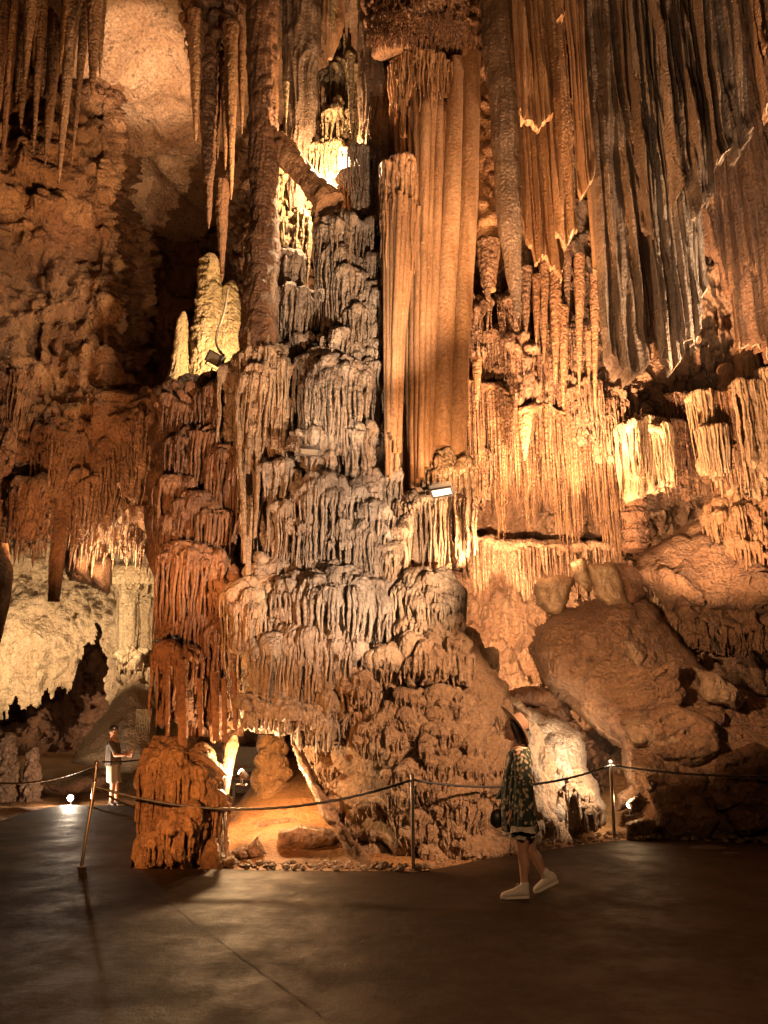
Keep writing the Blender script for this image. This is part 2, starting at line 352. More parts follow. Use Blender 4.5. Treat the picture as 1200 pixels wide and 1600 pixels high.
# small solid helpers
def box(mb, c, s, rot=None):
    x, y, z = [k / 2 for k in s]; b = min(x, y, z) * .18
    V = []
    for sz in (-1, 1):
        for ix, (sx, sy) in enumerate(((-1, -1), (1, -1), (1, 1), (-1, 1))): V.append((sx * x, sy * y, sz * z))
    V = np.array(V); 
    if rot is not None: V = V @ np.array(rot.to_matrix()).T
    F = [(0, 3, 2, 1), (4, 5, 6, 7), (0, 1, 5, 4), (1, 2, 6, 5), (2, 3, 7, 6), (3, 0, 4, 7)]
    for q in F: mb.add((V + np.array(c))[list(q)], [[0, 1, 2, 3]])
def tube(mb, pts, r, n=10, close=True):
    pts = [np.array(p, float) for p in pts]; rs = r if isinstance(r, (list, tuple, np.ndarray)) else [r] * len(pts)
    rings = []; up = np.array([0.123, 0.31, 0.94])
    for i, p in enumerate(pts):
        t = pts[min(i + 1, len(pts) - 1)] - pts[max(i - 1, 0)]; t /= np.linalg.norm(t) + 1e-9
        a = np.cross(t, up); 
        if np.linalg.norm(a) < .2: a = np.cross(t, [1, 0, 0])
        a /= np.linalg.norm(a); b = np.cross(t, a); th = np.linspace(0, 2 * math.pi, n, endpoint=False)
        rings.append(p + rs[i] * (np.cos(th)[:, None] * a + np.sin(th)[:, None] * b))
    V = np.array(rings); mb.add(V, grid_faces(len(pts), n, True))
    if close:
        for row in (V[0], V[-1]): mb.add(np.vstack([row, row.mean(0)]), np.stack([np.arange(n), (np.arange(n) + 1) % n, np.full(n, n)], 1))
# ------------------------------------------------------------------ materials
def rockmat(name, c1, c2, c3, rough_=0.46, scale=1.0, bump=1.0, streak=1.0, spec=0.5, speck=(0.05, 0.03, 0.02), spk=.6):
    m = bpy.data.materials.new(name); m.use_nodes = True; nt = m.node_tree; N = nt.nodes; Lk = nt.links
    c1, c2, c3 = (tuple(.78 * v for v in c) for c in (c1, c2, c3))
    b = N['Principled BSDF']
    tc = N.new('ShaderNodeTexCoord')
    def mapn(s):
        mp = N.new('ShaderNodeMapping'); mp.inputs['Scale'].default_value = s; Lk.new(tc.outputs['Object'], mp.inputs[0]); return mp
    def nz(mp, sc, det=6, ro=.6, dist=0):
        n = N.new('ShaderNodeTexNoise'); n.inputs['Scale'].default_value = sc; n.inputs['Detail'].default_value = det; n.inputs['Roughness'].default_value = ro
        n.inputs['Distortion'].default_value = dist; Lk.new(mp.outputs[0], n.inputs['Vector']); return n
    iso = mapn((1, 1, 1)); ver = mapn((1, 1, .12))
    n1 = nz(iso, .9 * scale, 6, .62, .4); n2 = nz(ver, 5 * scale, 5, .6, .3); n3 = nz(iso, 9 * scale, 8, .7)
    def ramp(src, a, b_, ca=(0, 0, 0, 1), cb=(1, 1, 1, 1)):
        r = N.new('ShaderNodeValToRGB'); r.color_ramp.elements[0].position = a; r.color_ramp.elements[1].position = b_
        r.color_ramp.elements[0].color = ca; r.color_ramp.elements[1].color = cb; Lk.new(src, r.inputs[0]); return r
    def mix(f, a, b_):
        x = N.new('ShaderNodeMix'); x.data_type = 'RGBA'
        if isinstance(f, float): x.inputs[0].default_value = f
        else: Lk.new(f, x.inputs[0])
        for i, c in ((6, a), (7, b_)):
            if isinstance(c, tuple): x.inputs[i].default_value = (*c, 1)
            else: Lk.new(c, x.inputs[i])
        return x.outputs[2]
    r1 = ramp(n1.outputs[0], .38, .62); col = mix(r1.outputs[0], c1, c2)
    r2 = ramp(n2.outputs[0], .42, .68); mu = N.new('ShaderNodeMath'); mu.operation = 'MULTIPLY'; mu.inputs[1].default_value = min(1, .75 * streak); Lk.new(r2.outputs[0], mu.inputs[0])
    col = mix(mu.outputs[0], col, c3)
    r3 = ramp(n3.outputs[0], .56, .66); mu2 = N.new('ShaderNodeMath'); mu2.operation = 'MULTIPLY'; mu2.inputs[1].default_value = spk; Lk.new(r3.outputs[0], mu2.inputs[0])
    col = mix(mu2.outputs[0], col, speck)
    n5 = nz(iso, 26 * scale, 6, .7); r5 = ramp(n5.outputs[0], .35, .68, (.62, .60, .58, 1), (1.28, 1.28, 1.28, 1))
    x5 = N.new('ShaderNodeMix'); x5.data_type = 'RGBA'; x5.blend_type = 'MULTIPLY'; x5.inputs[0].default_value = 1; Lk.new(col, x5.inputs[6]); Lk.new(r5.outputs[0], x5.inputs[7]); col = x5.outputs[2]
    Lk.new(col, b.inputs['Base Color'])
    rr = ramp(n1.outputs[0], .3, .7, (rough_ * .75,) * 3 + (1,), (min(1, rough_ * 1.25),) * 3 + (1,)); Lk.new(rr.outputs[0], b.inputs['Roughness'])
    b.inputs['Specular IOR Level'].default_value = spec
    nb = nz(iso, 22 * scale, 8, .68, .2); nv = nz(mapn((1, 1, .16)), 26 * scale, 4, .6, .5)
    vo = N.new('ShaderNodeTexVoronoi'); vo.inputs['Scale'].default_value = 17 * scale; Lk.new(iso.outputs[0], vo.inputs[0])
    a1 = N.new('ShaderNodeMath'); a1.operation = 'MULTIPLY_ADD'; a1.inputs[1].default_value = .8; Lk.new(nb.outputs[0], a1.inputs[0]); 
    a0 = N.new('ShaderNodeMath'); a0.operation = 'MULTIPLY'; a0.inputs[1].default_value = .5 * streak; Lk.new(nv.outputs[0], a0.inputs[0]); Lk.new(a0.outputs[0], a1.inputs[2])
    a2 = N.new('ShaderNodeMath'); a2.operation = 'MULTIPLY_ADD'; a2.inputs[1].default_value = .35; Lk.new(vo.outputs[0], a2.inputs[0]); Lk.new(a1.outputs[0], a2.inputs[2])
    bp = N.new('ShaderNodeBump'); bp.inputs['Strength'].default_value = min(1, .9 * bump); bp.inputs['Distance'].default_value = .08 * bump; Lk.new(a2.outputs[0], bp.inputs['Height'])
    Lk.new(bp.outputs[0], b.inputs['Normal'])
    return m
def plain(name, col, ro=.5, metal=0.0, emit=0.0, ecol=None, noise_amt=.15, nscale=30):
    m = bpy.data.materials.new(name); m.use_nodes = True; N = m.node_tree.nodes; Lk = m.node_tree.links; b = N['Principled BSDF']
    b.inputs['Roughness'].default_value = ro; b.inputs['Metallic'].default_value = metal
    n = N.new('ShaderNodeTexNoise'); n.inputs['Scale'].default_value = nscale; n.inputs['Detail'].default_value = 5
    tc = N.new('ShaderNodeTexCoord'); Lk.new(tc.outputs['Object'], n.inputs['Vector'])
    mx = N.new('ShaderNodeMix'); mx.data_type = 'RGBA'; Lk.new(n.outputs[0], mx.inputs[0])
    mx.inputs[6].default_value = tuple(max(0, c * (1 - noise_amt * 2)) for c in col) + (1,); mx.inputs[7].default_value = tuple(min(1, c * (1 + noise_amt * 2)) for c in col) + (1,)
    Lk.new(mx.outputs[2], b.inputs['Base Color'])
    if emit: b.inputs['Emission Color'].default_value = (*(ecol or col), 1); b.inputs['Emission Strength'].default_value = emit
    return m
TAN = rockmat('tan_flowstone', (.42, .27, .16), (.50, .36, .23), (.30, .17, .09))
GREY = rockmat('grey_flowstone', (.42, .33, .25), (.33, .245, .18), (.20, .13, .085))
ORANGE = rockmat('orange_flowstone', (.48, .27, .13), (.40, .20, .09), (.26, .12, .055))
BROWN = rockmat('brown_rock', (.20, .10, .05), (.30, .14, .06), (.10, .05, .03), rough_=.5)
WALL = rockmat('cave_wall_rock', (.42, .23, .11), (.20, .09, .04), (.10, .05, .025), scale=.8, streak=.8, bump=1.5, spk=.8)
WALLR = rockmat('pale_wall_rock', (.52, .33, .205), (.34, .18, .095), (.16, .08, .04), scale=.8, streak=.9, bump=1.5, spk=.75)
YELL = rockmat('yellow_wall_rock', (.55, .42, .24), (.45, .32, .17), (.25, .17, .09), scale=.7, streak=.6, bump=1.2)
SMOOTH = rockmat('smooth_drapery', (.47, .28, .155), (.38, .20, .10), (.24, .12, .055), bump=.5, rough_=.5, spk=.12)
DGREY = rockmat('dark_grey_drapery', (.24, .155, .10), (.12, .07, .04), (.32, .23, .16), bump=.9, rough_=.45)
MOUND = rockmat('lumpy_mound_rock', (.46, .30, .18), (.36, .22, .12), (.22, .12, .06), streak=.6, bump=1.1)
SLAB = rockmat('boulder_rock', (.38, .21, .11), (.22, .105, .05), (.46, .30, .17), streak=.3, bump=1.4, scale=.9, spk=.8)
SAND = rockmat('sandy_cave_floor', (.42, .22, .09), (.34, .17, .07), (.28, .14, .06), streak=.1, bump=.8)
# ================================================================== the setting
def D(v, X, Y): return 0
def interp2(X, Y, xs, ys, T):
    """bilinear table of depths"""
    T = np.array(T, float); xi = np.clip(np.interp(X, xs, range(len(xs))), 0, len(xs) - 1.001); yi = np.clip(np.interp(Y, ys, range(len(ys))), 0, len(ys) - 1.001)
    i = np.floor(xi).astype(int); j = np.floor(yi).astype(int); u = xi - i; v = yi - j; u = u * u * (3 - 2 * u); v = v * v * (3 - 2 * v)
    return (T[j, i] * (1 - u) + T[j, i + 1] * u) * (1 - v) + (T[j + 1, i] * (1 - u) + T[j + 1, i + 1] * u) * v
# floor
def fheight(x, y):
    z = -0.07 + 0 * x
    z = z + 0.75 * ss(y, 9.4, 13.5) * ss(x, -2.6, -1.9) * (1 - ss(x, 0.3, 1.2))
    z = z + 0.55 * ss(y, 11.3, 15) * ss(x, 1.5, 3.0)
    z = z - 0.10 * ss(y, 15.0, 15.4) * (1 - ss(x, -3.2, -2.4)) + .5 * ss(y, 17.5, 22) * (1 - ss(x, -3.2, -2.4))
    return z
gx = np.concatenate([np.arange(-30, -8, .5), np.arange(-8, 8, .06), np.arange(8, 30, .5)]); gy = np.concatenate([np.arange(-12, 6, .6), np.arange(6, 17, .06), np.arange(17, 36, .25)])
X, Yg = np.meshgrid(gx, gy); Z = fheight(X, Yg); V = np.stack([X, Yg, Z], -1).astype(np.float32)
onp = ss(Yg, 8.6, 9.6)
V[..., 2] += (0.05 * fbm(V * 2.0, 5) + .10 * (billow(V * .8) - .3) * ss(Yg, 9.6, 11)) * ss(Yg, 8.9, 9.6) - 0.05 * (1 - ss(Yg, 8.6, 9.2))
mb = MB(); mb.add(V, grid_faces(*X.shape)); tag(link('cave_floor', mb, SAND), kind='structure')
# walkway of concrete
CONC = bpy.data.materials.new('worn_concrete'); CONC.use_nodes = True
def conc():
    N = CONC.node_tree.nodes; Lk = CONC.node_tree.links; b = N['Principled BSDF']; tc = N.new('ShaderNodeTexCoord'); b.inputs['Specular IOR Level'].default_value = .14
    def nz(s, d, r=.6):
        n = N.new('ShaderNodeTexNoise'); n.inputs['Scale'].default_value = s; n.inputs['Detail'].default_value = d; n.inputs['Roughness'].default_value = r; Lk.new(tc.outputs['Object'], n.inputs['Vector']); return n
    a = nz(.8, 6); c = nz(9, 8, .7); f = nz(60, 6, .7)
    r = N.new('ShaderNodeValToRGB'); r.color_ramp.elements[0].position = .35; r.color_ramp.elements[1].position = .68
    r.color_ramp.elements[0].color = (.032, .018, .0095, 1); r.color_ramp.elements[1].color = (.048, .027, .0145, 1); Lk.new(a.outputs[0], r.inputs[0])
    r2 = N.new('ShaderNodeValToRGB'); r2.color_ramp.elements[0].position = .4; r2.color_ramp.elements[1].position = .75
    r2.color_ramp.elements[0].color = (.7, .7, .7, 1); r2.color_ramp.elements[1].color = (1.2, 1.2, 1.2, 1); Lk.new(c.outputs[0], r2.inputs[0])
    mx = N.new('ShaderNodeMix'); mx.data_type = 'RGBA'; mx.blend_type = 'MULTIPLY'; mx.inputs[0].default_value = 1; Lk.new(r.outputs[0], mx.inputs[6]); Lk.new(r2.outputs[0], mx.inputs[7])
    Lk.new(mx.outputs[2], b.inputs['Base Color'])
    r3 = N.new('ShaderNodeValToRGB'); r3.color_ramp.elements[0].position = .40; r3.color_ramp.elements[1].position = .62
    r3.color_ramp.elements[0].color = (.54,) * 3 + (1,); r3.color_ramp.elements[1].color = (.74,) * 3 + (1,); Lk.new(nz(1.7, 7, .65).outputs[0], r3.inputs[0]); Lk.new(r3.outputs[0], b.inputs['Roughness'])
    g = nz(170, 4, .8); rg = N.new('ShaderNodeValToRGB'); rg.color_ramp.elements[0].position = .36; rg.color_ramp.elements[1].position = .70
    rg.color_ramp.elements[0].color = (.45, .45, .45, 1); rg.color_ramp.elements[1].color = (1.7, 1.65, 1.6, 1); Lk.new(g.outputs[0], rg.inputs[0])
    m3 = N.new('ShaderNodeMix'); m3.data_type = 'RGBA'; m3.blend_type = 'MULTIPLY'; m3.inputs[0].default_value = 1; Lk.new(mx.outputs[2], m3.inputs[6]); Lk.new(rg.outputs[0], m3.inputs[7]); Lk.new(m3.outputs[2], b.inputs['Base Color'])
    ad = N.new('ShaderNodeMath'); ad.operation = 'MULTIPLY_ADD'; ad.inputs[1].default_value = .5; Lk.new(f.outputs[0], ad.inputs[0]); Lk.new(c.outputs[0], ad.inputs[2])
    bp = N.new('ShaderNodeBump'); bp.inputs['Strength'].default_value = .55; bp.inputs['Distance'].default_value = .02; Lk.new(ad.outputs[0], bp.inputs['Height']); Lk.new(bp.outputs[0], b.inputs['Normal'])
conc()
def G(px, py):  # ground point under a picture point
    t = EYE / -(FPX * SP + (800 - py) * CP); return (t * (px - 600), t * (FPX * CP - (800 - py) * SP))
edge_px = [(-700, 1330), (-250, 1300), (0, 1283), (45, 1268), (95, 1258), (222, 1258), (214, 1300), (204, 1357), (400, 1359), (580, 1361), (650, 1362), (702, 1354), (760, 1342), (860, 1327), (960, 1313), (1060, 1313), (1200, 1320), (1700, 1335)]
EDGE = [G(*p) for p in edge_px]
poly = EDGE + [(14, 9.5), (14, -8), (-14, -8), (-14, 9)]
import mathutils.geometry as mg
def slab(name, poly, z, h, mat, kind='structure', parent=None):
    mb = MB(); n = len(poly); T = mg.tessellate_polygon([[Vector((x, y, 0)) for x, y in poly]])
    top = np.array([(x, y, z) for x, y in poly]); bot = top - [0, 0, h]
    tri = []
    for a, b, c in T:
        A, B, C_ = top[a], top[b], top[c]
        tri.append((a, b, c) if np.cross(B - A, C_ - A)[2] > 0 else (a, c, b))
    mb.add(top, tri); ar = sum(poly[i][0] * poly[(i + 1) % n][1] - poly[(i + 1) % n][0] * poly[i][1] for i in range(n))
    for i in range(n):
        j = (i + 1) % n; q = [top[i], bot[i], bot[j], top[j]]
        mb.add(q if ar > 0 else q[::-1], [[0, 1, 2, 3]])
    o = link(name, mb, mat, parent, smooth=False)
    if kind: tag(o, kind=kind)
    return o
slab('walkway', poly, 0.0, .12, CONC)
# expansion joints in the walkway: thin tarred strips
TAR = plain('joint_tar', (.028, .018, .012), .9)
mb = MB()
for path in ([(205, 1362), (300, 1440), (420, 1527), (520, 1600)], [(778, 1432), (850, 1453), (960, 1472), (1200, 1508)], [(780, 1432), (700, 1470), (600, 1500)], [(1000, 1352), (890, 1383)], [(440, 1407), (540, 1360)]):
    pts = []
    for i in range(len(path) - 1):
        for t in np.linspace(0, 1, 12, endpoint=False):
            pts.append(G(path[i][0] * (1 - t) + path[i + 1][0] * t, path[i][1] * (1 - t) + path[i + 1][1] * t))
    pts = np.array(pts); pts += RNG.normal(size=pts.shape) * .004
    d = np.gradient(pts, axis=0); d /= np.linalg.norm(d, axis=1, keepdims=True); nn = np.stack([-d[:, 1], d[:, 0]], 1) * (.0018 + .0025 * RNG.random((len(pts), 1)))
    A = np.concatenate([pts + nn, np.full((len(pts), 1), .004)], 1); B = np.concatenate([pts - nn, np.full((len(pts), 1), .004)], 1)
    mb.add(np.stack([A, B]), grid_faces(2, len(pts)))
tag(link('walkway_joint', mb, TAR, smooth=False), kind='structure')
# drain covers, dark patches of the walkway at the right
# ------------------------------------------------------------------ cave walls
def wall_disp(a=.9, b=.35, c=.10, fl=.10, f=2.5, fz=.5, s=0):
    def g(V, X, Y):
        m = ss(noise(V * .45 + s + 20), -.25, .25)[...]          # where the rock is draped and where it is broken
        w = V + .25 * np.stack([noise(V * 1.1 + 3), noise(V * 1.1 + 7), noise(V * 1.1 + 11)], -1)
        return a * fbm(V * .28 + s, 3) + b * (billow(w * .8 + s) - .4) + b * .45 * (billow(w * 2.3 + s) - .4) + c * 1.5 * fbm(w * 3.1, 5, 2.2, .62) + fl * (1.2 + 1.6 * m) * (flute(V, f, fz, s) - .5) + .35 * fl * m * (flute(V, f * 2.6, fz * 1.3, s) - .5)
    return g
# left wall, rising to the roof
def dl(X, Y):
    d = interp2(X, Y, [-700, -200, 60, 160, 260, 340, 420], [-500, 0, 150, 300, 520, 700, 800, 880],
        [[9, 12, 15, 18, 19, 20, 20], [9, 12, 14.5, 17, 18.5, 18, 19], [9, 12, 14.5, 15.5, 18.5, 18.2, 20], [9, 12, 14.5, 15.6, 24, 23, 21],
         [9, 12, 14.8, 15.2, 22, 21, 19], [9, 12, 14.8, 15.2, 15.6, 16, 17], [9, 12.2, 15.5, 15.8, 16, 16.5, 17], [9, 13.5, 17.4, 17.8, 18, 18.5, 19]])
    return d
mb = MB()
relief(mb, -700, 430, -500, 845, dl, 2.4, wall_disp(.9, .5, .12, .12, 2.2, .45))
tag(link('cave_wall', mb, WALL), kind='structure')
# far left chamber, lit pale yellow
def dl2(X, Y):
    return interp2(X, Y, [-500, 0, 120, 200, 300], [700, 850, 1000, 1100, 1180, 1290],
        [[22, 23, 23, 23, 23], [23, 24, 24, 23.5, 23], [24, 24, 23.5, 23, 23], [24, 24.3, 24.5, 23, 22], [20, 22, 25, 22, 21], [16.5, 17.5, 19, 19.5, 19]])
def f2(V, X, Y): # fringe like drapes over the lit slope
    return .55 * fbm(V * .4, 3) + .32 * (billow(V * np.array([1.6, 1.6, .9], np.float32)) - .4) + .16 * fbm(V * 4, 4) + .16 * (flute(V, 3.2, .5, 3) - .5)
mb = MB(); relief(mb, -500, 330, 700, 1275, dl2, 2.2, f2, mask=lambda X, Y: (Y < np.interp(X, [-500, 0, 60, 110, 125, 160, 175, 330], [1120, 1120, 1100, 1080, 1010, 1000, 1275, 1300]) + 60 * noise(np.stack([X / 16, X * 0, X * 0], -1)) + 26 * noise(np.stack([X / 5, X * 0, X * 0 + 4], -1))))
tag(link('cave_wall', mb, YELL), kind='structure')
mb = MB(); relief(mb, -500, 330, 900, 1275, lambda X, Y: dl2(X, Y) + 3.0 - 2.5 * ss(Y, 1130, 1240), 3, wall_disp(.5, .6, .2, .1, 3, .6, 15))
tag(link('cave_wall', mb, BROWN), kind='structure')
# back wall behind the columns
def db(X, Y): return 17.5 + 1.0 * noise(np.stack([X / 150, Y / 150, X * 0], -1)) + .6 * ss(X, 600, 760) + 6 * (1 - ss(X, 290, 400))
mb = MB(); relief(mb, 280, 860, -420, 1290, db, 2.6, wall_disp(.6, .5, .15, .22, 3, .5, 4))
tag(link('cave_wall', mb, WALLR), kind='structure')
# right back wall
def dr(X, Y):
    return interp2(X, Y, [700, 780, 880, 980, 1080, 1200, 1700], [-450, 200, 430, 560, 620, 700, 800, 880, 960, 1100, 1340],
      [[14.5, 14, 13.5, 13, 12.5, 12, 10], [15.5, 15, 14.2, 13.6, 13, 12.5, 10], [15.6, 15.2, 14.6, 14.2, 14, 13.5, 10.5], [15.6, 15, 14.4, 14.2, 14.4, 14, 11], [15, 14.5, 14.3, 14.5, 15.5, 14.6, 11],
       [15.6, 15.4, 15.3, 15.2, 15.2, 14.8, 11.5], [16.4, 16.4, 16.4, 16.4, 16.4, 15.5, 12], [17, 17, 17, 17, 17, 16, 12], [17.3, 17.3, 17.2, 17, 17, 16, 12], [17, 16.5, 16.5, 16.5, 16.5, 15.5, 12], [15.5, 15.2, 15, 15, 15, 14, 12]])
mb = MB(); relief(mb, 690, 1700, -450, 1330, dr, 2.0, wall_disp(.5, .55, .16, .26, 3.6, .5, 9))
tag(link('cave_wall', mb, WALLR), kind='structure')
# roof
xx = np.concatenate([np.arange(-26, -9, .6), np.arange(-9, 9, .09), np.arange(9, 26, .6)]); yy = np.concatenate([np.arange(-8, 9, .6), np.arange(9, 22, .09), np.arange(22, 34, .6)]); X, Yg = np.meshgrid(xx, yy)
Zr = 17.5 - .006 * X * X - .004 * (Yg - 12) ** 2; V = np.stack([X, Yg, Zr], -1).astype(np.float32); V[..., 2] += 1.6 * fbm(V * .25, 4) + .30 * (billow(V * .8) - .4) + .16 * fbm(V * 2.4, 5, 2.2, .6) - .35 * np.maximum(0, noise(V * .7 + 4) - .25)
ROOFM = rockmat('pale_roof_rock', (.58, .40, .26), (.34, .19, .10), (.40, .24, .13), scale=.6, streak=.2, bump=1.6, spk=.85)
mb = MB(); mb.add(V[::-1], grid_faces(*X.shape)); tag(link('cave_roof', mb, ROOFM), kind='structure')

# ================================================================== central flowstone stack
base = P(560, 1357, 11.2); base[2] = -.05
stack = thing('flowstone_column', 'huge central stack of grey and tan flowstone tiers with fringed hems, widening down from the bright alcove to the arch', 'flowstone column', base)
mb = MB()
shaft(mb, [(562, 235, 36, 12.7), (552, 330, 80, 12.7), (548, 450, 110, 12.6), (540, 600, 150, 12.4), (530, 750, 180, 12.1), (520, 900, 205, 11.9), (500, 1000, 180, 11.7), (455, 1090, 140, 11.5), (440, 1146, 80, 11.4)], .8, .028, .07, 6, .7, .05, .16, 2.2, seed=2)
link('core', mb, GREY, stack)
def YF(py): return 9.55 + 2.45 * (1150 - py) / 1150   # depth of the stack's front at a height
def tiers(lst, mat, parent, name='tier', **kw):
    for t in lst:
        xc, yt, yb, w = t[:4]; w = w * (1.12 if mat is GREY else 1); k = dict(kw); dy = t[4] if len(t) > 4 else 0
        if len(t) > 5: k.update(t[5])
        mb = MB(); tier(mb, xc, yt, yb, w, YF(yt) + dy, **k); link(name, mb, mat, parent)
TB = dict(lump=.03, dome=.5)
tiers([ # grey middle of the stack, top to bottom
    (564, 222, 335, 38, .3), (556, 262, 345, 52, .5, dict(tipx=.15)), (530, 322, 430, 62, .1), (528, 372, 520, 58, .2, dict(jag=.5)), (548, 410, 520, 46, .1),
    (586, 338, 430, 50, .35), (592, 395, 480, 58, .3), (588, 432, 560, 62, .2), (560, 470, 560, 50, .15), (598, 488, 610, 50, .3), (575, 520, 640, 62, .25),
    (452, 385, 470, 46, .7, dict(lump=.12)), (452, 440, 545, 56, .6), (484, 455, 600, 44, .8), (470, 520, 620, 50, .7),
    (526, 512, 575, 52, .2, dict(lump=.13, fl=.03, f=5)), (496, 538, 700, 62, .15), (530, 545, 700, 112, -.30, dict(lump=.09, jag=.4, cones=16, fl=.10, vary=False, dome=.95, sp=.06, sr=.022)), (572, 560, 660, 56, .1), (584, 590, 690, 50, .1),
    (478, 662, 735, 48, .15, dict(lump=.15, fl=.03)), (500, 690, 745, 80, .2, dict(lump=.12, fl=.03)), (566, 655, 742, 62, -.1), (540, 640, 720, 50, .1),
    (600, 700, 780, 36, .15), (596, 728, 850, 54, .05, dict(jag=.5)), (590, 790, 880, 44, 0), (575, 812, 890, 50, -.05),
    (434, 715, 880, 68, .1, dict(cones=20, fl=.12, jag=.4)), (502, 728, 888, 104, -.24, dict(cones=16, fl=.10, vary=False, dome=1.0, jag=.3, sp=.06, sr=.021)), (524, 742, 892, 60, -.1), (560, 752, 850, 56, -.02), (548, 800, 892, 78, -.12, dict(fl=.12)), (447, 772, 895, 52, .0, dict(cones=16, fl=.12, jag=.4)), (482, 800, 893, 60, -.08, dict(cones=18, fl=.13, jag=.3)),
    (420, 862, 915, 52, .1), (404, 880, 945, 44, .1), (585, 840, 900, 40, 0),
    (528, 876, 1006, 168, -.38, dict(cones=20, fl=.11, lump=.09, tilt=-.08, vary=False, dome=.8, jag=.45, sp=.062, sr=.022)), (452, 892, 968, 104, -.16, dict(tilt=.2, cones=12, vary=False, dome=.7, jag=.5)), (568, 892, 1015, 84, -.05, dict(cones=14, fl=.12)), (500, 900, 985, 80, -.2, dict(cones=14)),
    (425, 940, 1000, 62, .0, dict(tilt=.1)), (500, 962, 1090, 128, -.22, dict(tilt=-.25, cones=16, fl=.11, lump=.08, vary=False, dome=.8, jag=.4, sp=.062, sr=.02)), (543, 990, 1085, 62, -.08, dict(cones=14, fl=.12)), (462, 955, 1060, 90, .0, dict(cones=16)),
    (410, 992, 1100, 54, -.1, dict(cones=14, fl=.12)), (449, 996, 1105, 52, -.05, dict(cones=14, fl=.12)), (484, 1012, 1106, 48, -.05, dict(cones=10)),
    (402, 1088, 1142, 60, -.05), (440, 1086, 1146, 78, -.05), (490, 1096, 1172, 70, 0), (512, 1085, 1160, 60, .1),
], GREY, stack)
tiers([ # warm right flank of the stack
    (614, 812, 905, 50, .1), (606, 848, 910, 54, 0), (636, 790, 880, 46, .2), (618, 880, 960, 50, .1, dict(fl=.03)), (600, 905, 990, 40, .15),
], TAN, stack)
# ------------------------------------------------------------------ left tall column with its pleated skirts
tall = thing('cave_column', 'tall narrow brown column left of centre, running from the roof into a pleated skirt that tapers to a point', 'cave column', P(400, 930, 10.6))
mb = MB(); shaft(mb, [(408, -160, 56, 12.4), (411, 100, 48, 12.1), (412, 350, 46, 11.8), (410, 380, 52, 11.7), (404, 530, 58, 11.3), (404, 600, 60, 11.2)], 1, .016, .04, 7, .5, .05, .04, 3, seed=5); link('shaft', mb, BROWN, tall)
mb = MB()
for (a, b, c, d) in [(395, 540, 388, 740), (405, 540, 402, 800), (388, 560, 386, 910), (396, 560, 388, 925), (380, 600, 382, 880), (412, 560, 398, 840), (372, 620, 378, 780), (425, 430, 415, 560), (393, 400, 388, 540)]:
    shaft(mb, [(a, b, 14, YF(b) + .3), ((a + c) / 2, (b + d) / 2, 11, YF(b) + .15), (c, d, 5, YF(d) + .1)], 1, .012, .02, 12, .5, .01, seed=a)
link('strands', mb, TAN, tall)
tiers([(402, 528, 690, 86, .05, dict(cones=16, fl=.11, jag=.45)), (434, 545, 735, 48, .1, dict(jag=.6, cones=14, fl=.11)), (398, 560, 880, 56, -.05, dict(narrow=.62, jag=.15, fl=.11, cones=4, tipx=-.3)), (370, 560, 700, 56, .2, dict(fl=.11))], TAN, tall, 'pleated_skirt')
tiers([(386, 905, 1110, 92, -.1, dict(narrow=.5, cones=26, fl=.12, dome=.9, jag=.3)), (382, 912, 1020, 60, -.25, dict(dome=1.0, cones=16))], TAN, tall, 'pleated_skirt')
# ------------------------------------------------------------------ dark reddish mass at the left of the stack
left = thing('flowstone_ledge', 'dark reddish brown flowstone mass on the left flank with long drapes reaching the squat pillar', 'flowstone mass', P(300, 1150, 11.3))
mb = MB(); shaft(mb, [(330, 600, 110, 12.4), (310, 700, 150, 12.1), (310, 850, 150, 11.8), (320, 1000, 130, 11.4), (330, 1150, 90, 11.3)], .8, .03, .06, 6, .6, .06, .18, 2.2, seed=8); link('core', mb, BROWN, left)
tiers([(280, 600, 690, 70, .6, dict(lump=.16)), (335, 590, 680, 70, .5), (300, 660, 760, 90, .5, dict(lump=.14)), (352, 690, 900, 62, .35, dict(jag=.5, cones=14)), (268, 740, 850, 56, .5), (300, 760, 845, 80, .3, dict(jag=.4)), (262, 800, 900, 44, .5), (330, 790, 880, 60, .3)], BROWN, left, 'drape')
tiers([(298, 842, 1000, 116, -.05, dict(cones=20, fl=.11, tilt=-.15, vary=False, dome=.6, jag=.3, sp=.06, sr=.022)), (262, 850, 1010, 44, .3, dict(cones=12)), (345, 885, 1080, 92, .15, dict(cones=34, fl=.13, jag=.5)), (318, 930, 1150, 80, .2, dict(cones=30, fl=.13, jag=.5)), (355, 960, 1160, 70, .1, dict(cones=28, fl=.13, jag=.5))], rockmat('red_brown_flowstone', (.34, .17, .08), (.25, .12, .06), (.15, .07, .04)), left, 'drape')
tiers([(274, 1000, 1130, 68, 0, dict(lump=.12, cones=26, fl=.13, jag=.35)), (300, 1010, 1130, 40, .2, dict(cones=14))], bpy.data.materials['red_brown_flowstone'], left, 'drape')
mb = MB()
for (a, b, c, d, w) in [(280, 1040, 284, 1172, 12), (286, 1030, 288, 1180, 15), (262, 1040, 262, 1150, 8), (350, 1060, 352, 1160, 9), (335, 1050, 338, 1158, 14), (366, 1050, 368, 1140, 8), (312, 1060, 314, 1150, 10)]:
    shaft(mb, [(a, b, w, YF(b) + .1), (c, d, w * .8, YF(d) + .1)], 1, .014, .03, 10, .6, .03, seed=a)
link('strands', mb, bpy.data.materials['red_brown_flowstone'], left)
